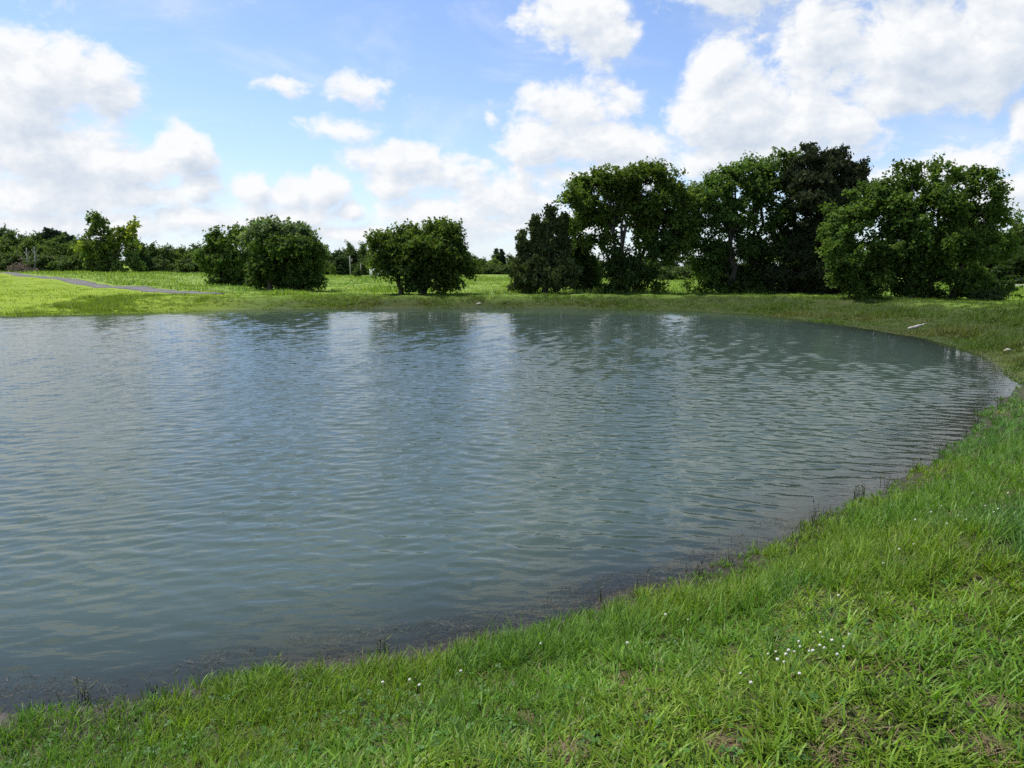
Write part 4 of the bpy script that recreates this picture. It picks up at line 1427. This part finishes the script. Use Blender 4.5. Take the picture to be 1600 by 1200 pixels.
def dam_grass():
    bs = BladeSet()
    n = 150000
    x, y = scatter(n, -24, 27, 13, 46)
    _, s0 = FAR(x, y)
    k0 = (s0 > -0.3) & (s0 < 12.5) & (x > -0.82 * y) & (np.hypot(x, y) > 15) & (RNG.random(n) < np.where(x > 6, 1.0, 0.75))
    x, y = x[k0], y[k0]; n = len(x)
    x = np.repeat(x, 10) + RNG.normal(size=n * 10) * 0.065; y = np.repeat(y, 10) + RNG.normal(size=n * 10) * 0.065
    tuftv = np.repeat(RNG.normal(size=n), 10); tufth = np.repeat(RNG.uniform(0.5, 1.5, n), 10)
    h, sd = FAR(x, y)
    ok = (sd > -0.12) & (sd < 13) & (x > -0.82 * y) & (np.hypot(x, y) > 15)
    # thin out behind the crest
    x, y, h, sd = x[ok], y[ok], h[ok], sd[ok]
    tuftv, tufth = tuftv[ok], tufth[ok]
    h, sd = terrain(x, y)
    m = len(x)
    pt = fbm(x, y, 0.5, 4, 61)
    L = RNG.uniform(0.06, 0.15, m) * (0.6 + 1.5 * sstep(0.45, 0.72, pt)) * np.clip(0.5 + sd * 0.5, 0.5, 1) * tufth
    W = RNG.uniform(0.013, 0.027, m)
    c = np.array([0.070, 0.112, 0.016])[None] * np.ones((m, 1))
    p2 = fbm(x, y, 0.28, 4, 63)
    tan = (sstep(0.52, 0.68, p2) * sstep(4.0, 1.2, sd))[:, None]
    c = c * (1 - tan * 0.5) + np.array([0.120, 0.105, 0.036])[None] * tan * 0.5
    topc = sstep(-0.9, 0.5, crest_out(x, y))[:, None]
    c = c * (1 - 0.85 * topc) + np.array([0.100, 0.160, 0.018])[None] * 0.85 * topc  # blades on top tinted paler, so the face looks more shaded
    L = L * (1 - 0.55 * topc[:, 0])
    leftb = sstep(-4, -16, x)[:, None]
    c = c * (1 - leftb) + np.array([0.135, 0.195, 0.016])[None] * leftb
    c = c * np.clip(0.95 + RNG.normal(size=m) * 0.12 + tuftv * 0.20, 0.45, 1.7)[:, None]
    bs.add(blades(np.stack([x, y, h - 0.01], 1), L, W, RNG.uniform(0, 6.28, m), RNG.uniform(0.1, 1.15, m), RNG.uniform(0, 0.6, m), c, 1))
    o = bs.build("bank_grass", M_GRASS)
    tag(o, "rough grass on the far bank of the pond", None, kind='stuff')


def meadow_grass():
    bs = BladeSet()
    # uncut meadow beyond path and dam: tufts in drifts
    n = 150000
    t = RNG.random(n) ** 1.4
    y = 44 + t * 110
    x = RNG.uniform(-0.80, 0.80, n) * y
    h, sd = FAR(x, y)
    px_ = path_at(y)
    ok = (x > px_ + 2.2) & (sd > 5)
    x, y, h = x[ok], y[ok], h[ok]
    m = len(x)
    pt = fbm(x, y * 0.5, 0.10, 4, 71)
    p3 = fbm(x, y * 0.6, 0.35, 3, 73)
    L = RNG.uniform(0.12, 0.34, m) * (0.35 + 1.25 * sstep(0.42, 0.68, p3))
    W = RNG.uniform(0.05, 0.11, m) * (y / 80 + 0.2)
    c = np.array([0.148, 0.222, 0.026])[None] * np.ones((m, 1))
    g2 = 0.7 * sstep(0.48, 0.66, pt)[:, None]
    c = c * (1 - g2) + np.array([0.115, 0.200, 0.045])[None] * g2
    ye = (RNG.random(m) < 0.10)
    c[ye] = np.array([0.24, 0.25, 0.06])
    c = c * np.clip(1 + RNG.normal(size=m) * 0.18, 0.5, 1.6)[:, None]
    bs.add(blades(np.stack([x, y, h - 0.01], 1), L, W, RNG.uniform(0, 6.28, m), RNG.uniform(0, 0.7, m), RNG.uniform(0, 0.8, m), c, 1))
    o = bs.build("meadow_grass", M_GRASS)
    tag(o, "uncut bright green meadow grass beyond the pond", None, kind='stuff')
    # mown lawn on the left, short
    bs = BladeSet()
    n = 90000
    y = 33 + RNG.random(n) ** 1.3 * 62
    x = -0.84 * y + RNG.random(n) * 40
    h, sd = FAR(x, y)
    px_ = np.where(y > 45, path_at(y), -14)
    ok = (x < px_ - 1.9) & (sd > 0.15)
    x, y, h = x[ok], y[ok], h[ok]
    m = len(x)
    L = RNG.uniform(0.03, 0.08, m) * (1 + 1.0 * (fbm(x, y, 0.6, 3, 83) > 0.6))
    W = RNG.uniform(0.03, 0.07, m)
    c = np.array([0.172, 0.240, 0.011])[None] * np.clip(1 + RNG.normal(size=(m, 1)) * 0.09, 0.6, 1.5)
    bs.add(blades(np.stack([x, y, h - 0.005], 1), L, W, RNG.uniform(0, 6.28, m), RNG.uniform(0.2, 1.0, m), RNG.uniform(0, 0.6, m), c, 1))
    o = bs.build("lawn_grass", M_GRASS)
    tag(o, "short bright mown grass on the left shore", None, kind='stuff')


near_grass()
dam_grass()
meadow_grass()


# ------------------------------------------------------------------ drifted straw and weed litter in the near shallows
def shore_litter():
    bs = BladeSet()
    n = 420000
    x, y = scatter(n, -6, 3.4, 2.6, 6.5)
    h, sd = NEAR(x, y)
    width = 0.10 + 0.50 * fbm(x, y, 0.9, 3, 101)
    drift = fbm(x, y, 3.2, 3, 103)
    ok = (sd < 0.42) & (sd > -width) & (drift > 0.33 + 0.16 * sstep(0.1, 0.7, -sd)) & (RNG.random(n) < 0.5)
    x, y, h, sd = x[ok], y[ok], h[ok], sd[ok]
    m = len(x)
    z = np.where(RNG.random(m) < 0.6, np.maximum(h + 0.004, RNG.uniform(-0.05, -0.006, m)), np.maximum(h, 0.0) + RNG.uniform(0.001, 0.012, m))
    L = RNG.uniform(0.010, 0.055, m) * (1 + 1.2 * (RNG.random(m) < 0.06))
    W = RNG.uniform(0.0014, 0.0034, m)
    pal = np.array([[0.040, 0.036, 0.028], [0.075, 0.064, 0.046], [0.17, 0.15, 0.11], [0.024, 0.025, 0.021], [0.045, 0.060, 0.026]])
    c = pal[RNG.choice(5, m, p=[0.30, 0.27, 0.13, 0.22, 0.08])] * RNG.uniform(0.7, 1.3, m)[:, None]
    flat = RNG.random(m) < 0.94
    lean = np.where(flat, RNG.uniform(1.42, 1.56, m), RNG.uniform(0.2, 1.2, m))
    curve = np.where(flat, RNG.uniform(-0.05, 0.02, m), RNG.uniform(0, 0.8, m))
    bs.add(blades(np.stack([x, y, z], 1), L, W, RNG.uniform(0, 6.28, m), lean, curve, c, 2))
    o = bs.build("shore_litter", M_GRASS)
    tag(o, "drifted brown straw and weed litter along the near waterline", None, kind='stuff')


shore_litter()

# upright dark weeds standing in the shallows
weed_px = [(1272, 826, 0.24), (1245, 846, 0.16), (1288, 806, 0.20), (1340, 782, 0.20), (1386, 760, 0.22), (1432, 736, 0.20), (1476, 706, 0.22), (1525, 662, 0.25), (1142, 884, 0.20), (1088, 900, 0.16), (1012, 918, 0.16), (940, 942, 0.16), (432, 1046, 0.13), (120, 1096, 0.12), (250, 1088, 0.12), (600, 1016, 0.1), (1563, 634, 0.25), (1345, 772, 0.14)]
weed_px.sort(key=lambda q: -q[0])
for i, (wx, wy, hh) in enumerate(weed_px):
    p = pix_z(wx, wy, 0.0)
    g = Geo()
    for k in range(random.randint(5, 11)):
        a = random.uniform(0, 6.28); r = random.uniform(0, 0.07)
        b0 = np.array([math.cos(a) * r, math.sin(a) * r, -0.06])
        L = hh * random.uniform(0.35, 0.8)
        tip = b0 + np.array([random.uniform(-0.3, 0.3) * L, random.uniform(-0.3, 0.3) * L, L + 0.06])
        pts = curved(b0, tip, 0.0, 4, 0.06)
        g.tube(pts, [0.0028, 0.0024, 0.002, 0.001], 4)
        for q in range(random.randint(1, 3)):
            s0 = pts[random.randint(1, 3)]
            dd = np.array([random.uniform(-1, 1), random.uniform(-1, 1), random.uniform(0.1, 0.8)]); dd /= np.linalg.norm(dd)
            sd_ = np.cross(dd, (0.2, 0.1, 1)); sd_ /= np.linalg.norm(sd_)
            ll = random.uniform(0.03, 0.07)
            g.add([s0, s0 + dd * ll * 0.5 + sd_ * 0.006, s0 + dd * ll, s0 + dd * ll * 0.5 - sd_ * 0.006], [(0, 1, 2, 3)])
    M_WEED = bpy.data.materials.get("water_weed") or noisy_mat("water_weed", (0.035, 0.045, 0.018), (0.07, 0.085, 0.03), 20, 0.8, 0)
    w = add_obj("shore_weed", g.mesh("shore_weed", M_WEED), None, (p[0], p[1], 0))
    tag(w, ORD[i] + " clump of thin dark weed stems from the pond's right tip along the near shore", "water weed", "weeds standing along the near shore")

# ------------------------------------------------------------------ white clover heads in the near grass
g = Geo()
ico_v, ico_q = [], []
rings = [(0.0, -0.011), (0.009, -0.007), (0.0125, 0.0), (0.010, 0.007), (0.004, 0.011)]
g = Geo()
for k in range(26):          # florets
    ph = math.acos(1 - 2 * (k + 0.5) / 26); th = k * 2.399963
    d = np.array([math.sin(ph) * math.cos(th), math.sin(ph) * math.sin(th), math.cos(ph)])
    s = np.cross(d, (0.13, 0.21, 0.97)); s /= np.linalg.norm(s); u2 = np.cross(d, s)
    c0 = d * 0.004; c1 = d * 0.0125
    g.add([c0 - s * 0.0012, c0 + s * 0.0012, c1 + s * 0.0026 - u2 * 0.001, c1 - s * 0.0026 - u2 * 0.001, c1 + u2 * 0.0026], [(0, 1, 2, 3)], [(3, 2, 4)])
g.tube([(0, 0, -0.009), (0, 0, 0), (0, 0, 0.009)], [0.003, 0.009, 0.003], 7)
head_me = g.mesh("head", M_PETAL)
g = Geo(); g.tube([(0.012, 0, -0.13), (0.006, 0, -0.06), (0, 0, -0.008)], [0.0012, 0.0011, 0.001], 5)
stem_me = g.mesh("stem", M_STEM)
fl = [(1200, 1022), (1212, 1018), (1228, 1022), (1232, 1016), (1250, 1010), (1248, 1002), (1264, 1017), (1270, 1016), (1281, 1008), (1288, 1012), (1285, 995), (1318, 1010), (1327, 991), (1225, 1034), (1249, 1052), (1157, 1052), (1173, 1066), (1282, 988),
      (1300, 1000), (1308, 1022), (1215, 1030), (1241, 1018), (1430, 812), (1455, 800), (1471, 790), (1520, 770), (1540, 790), (1553, 800), (1560, 795), (1571, 790), (1585, 732), (1575, 770), (1480, 818), (1498, 805), (1510, 812), (1405, 858),
      (1428, 850), (1380, 880), (1590, 700), (640, 1062), (655, 1070), (598, 1066), (720, 1048), (1040, 960), (1075, 968), (1310, 930), (980, 1004), (845, 1005)]
CL_LAB = {0: ("small white clover head in the patch by the tall tufts near the bottom", "clover heads in the near patch"), 1: ("small white clover head in the grass towards the right edge", "clover heads in the grass at right"), 2: ("small white clover head scattered in the long grass by the water", "clover heads by the water")}
proto_f = None
for i, (fx, fy) in enumerate(fl):
    p = pix_z(fx, fy, 0.55)
    for it in range(5):
        hgt = float(NEAR(np.array([p[0]]), np.array([p[1]]))[0][0]) + 0.085
        p = pix_z(fx, fy, hgt)
    k = 0 if i < 22 else (1 if i < 39 else 2)
    f = empty("clover_flower", tuple(p), CL_LAB[k][0], "flower", CL_LAB[k][1], random.uniform(0, 6.28))
    f.scale = (random.uniform(0.34, 0.58),) * 3
    f.rotation_euler[0] = random.uniform(-0.3, 0.3)
    add_obj("head", head_me, f)
    add_obj("stem", stem_me, f)


# ------------------------------------------------------------------ pale log and stones on the right bank
def on_ground_px(px, py):
    p = pix_z(px, py, 0.2)
    for it in range(25):
        h = ground_at(p[0], p[1])
        q = pix_z(px, py, h)
        p = p * 0.5 + q * 0.5
    p[2] = ground_at(p[0], p[1])
    return p


a = on_ground_px(1418, 517); b_ = on_ground_px(1446, 509)
mid = (a + b_) / 2
dirx = (b_ - a)[:2]; dirx = dirx / np.linalg.norm(dirx)
log = empty("pale_log", (mid[0], mid[1], mid[2] + 0.06), "pale weathered broken log lying on the right grassy bank", "log")
g = Geo()
ux = np.array([1.0, 0.25, 0.16]); ux /= np.linalg.norm(ux)
pts = [ux * s + np.array([0, 0, 0.02 * math.sin(s * 9)]) for s in np.linspace(-0.34, 0.22, 8)]
g.tube(pts, [0.035, 0.06, 0.066, 0.062, 0.060, 0.05, 0.042, 0.02], 9)
add_obj("trunk", g.mesh("trunk", M_DEADWOOD), log)
g = Geo()
st = ux * 0.12
g.tube([st, st + np.array([0.12, 0.02, 0.05]), st + np.array([0.27, 0.04, 0.10])], [0.034, 0.026, 0.012], 7)
add_obj("limb", g.mesh("limb", M_DEADWOOD), log)


def stone(px, py, s, label):
    p = on_ground_px(px, py)
    r = np.random.default_rng(int(px))
    nu, nv = 10, 7
    V = []
    for i in range(nv + 1):
        ph = math.pi * i / nv
        for j in range(nu):
            th = 2 * math.pi * j / nu
            q = np.array([math.sin(ph) * math.cos(th) * 1.25, math.sin(ph) * math.sin(th) * 0.9, math.cos(ph) * 0.6])
            q *= 1 + 0.28 * math.sin(3.1 * q[0] + 1.7 * q[2] + px) * math.cos(2.3 * q[1] + py)
            V.append(q * s)
    Q = [(i * nu + j, (i + 1) * nu + j, (i + 1) * nu + (j + 1) % nu, i * nu + (j + 1) % nu) for i in range(nv) for j in range(nu)]
    me = new_mesh("stone", np.array(V), [np.array(Q)], M_STONE, False)
    o = add_obj("stone", me, None, (p[0], p[1], p[2] + s * 0.35))
    tag(o, label, "stone")


stone(1574, 549, 0.075, "pale flat stone in the grass on the bank near the pond's right tip")
stone(748, 470, 0.11, "small pale stone on the far bank right of the dark olive tree")
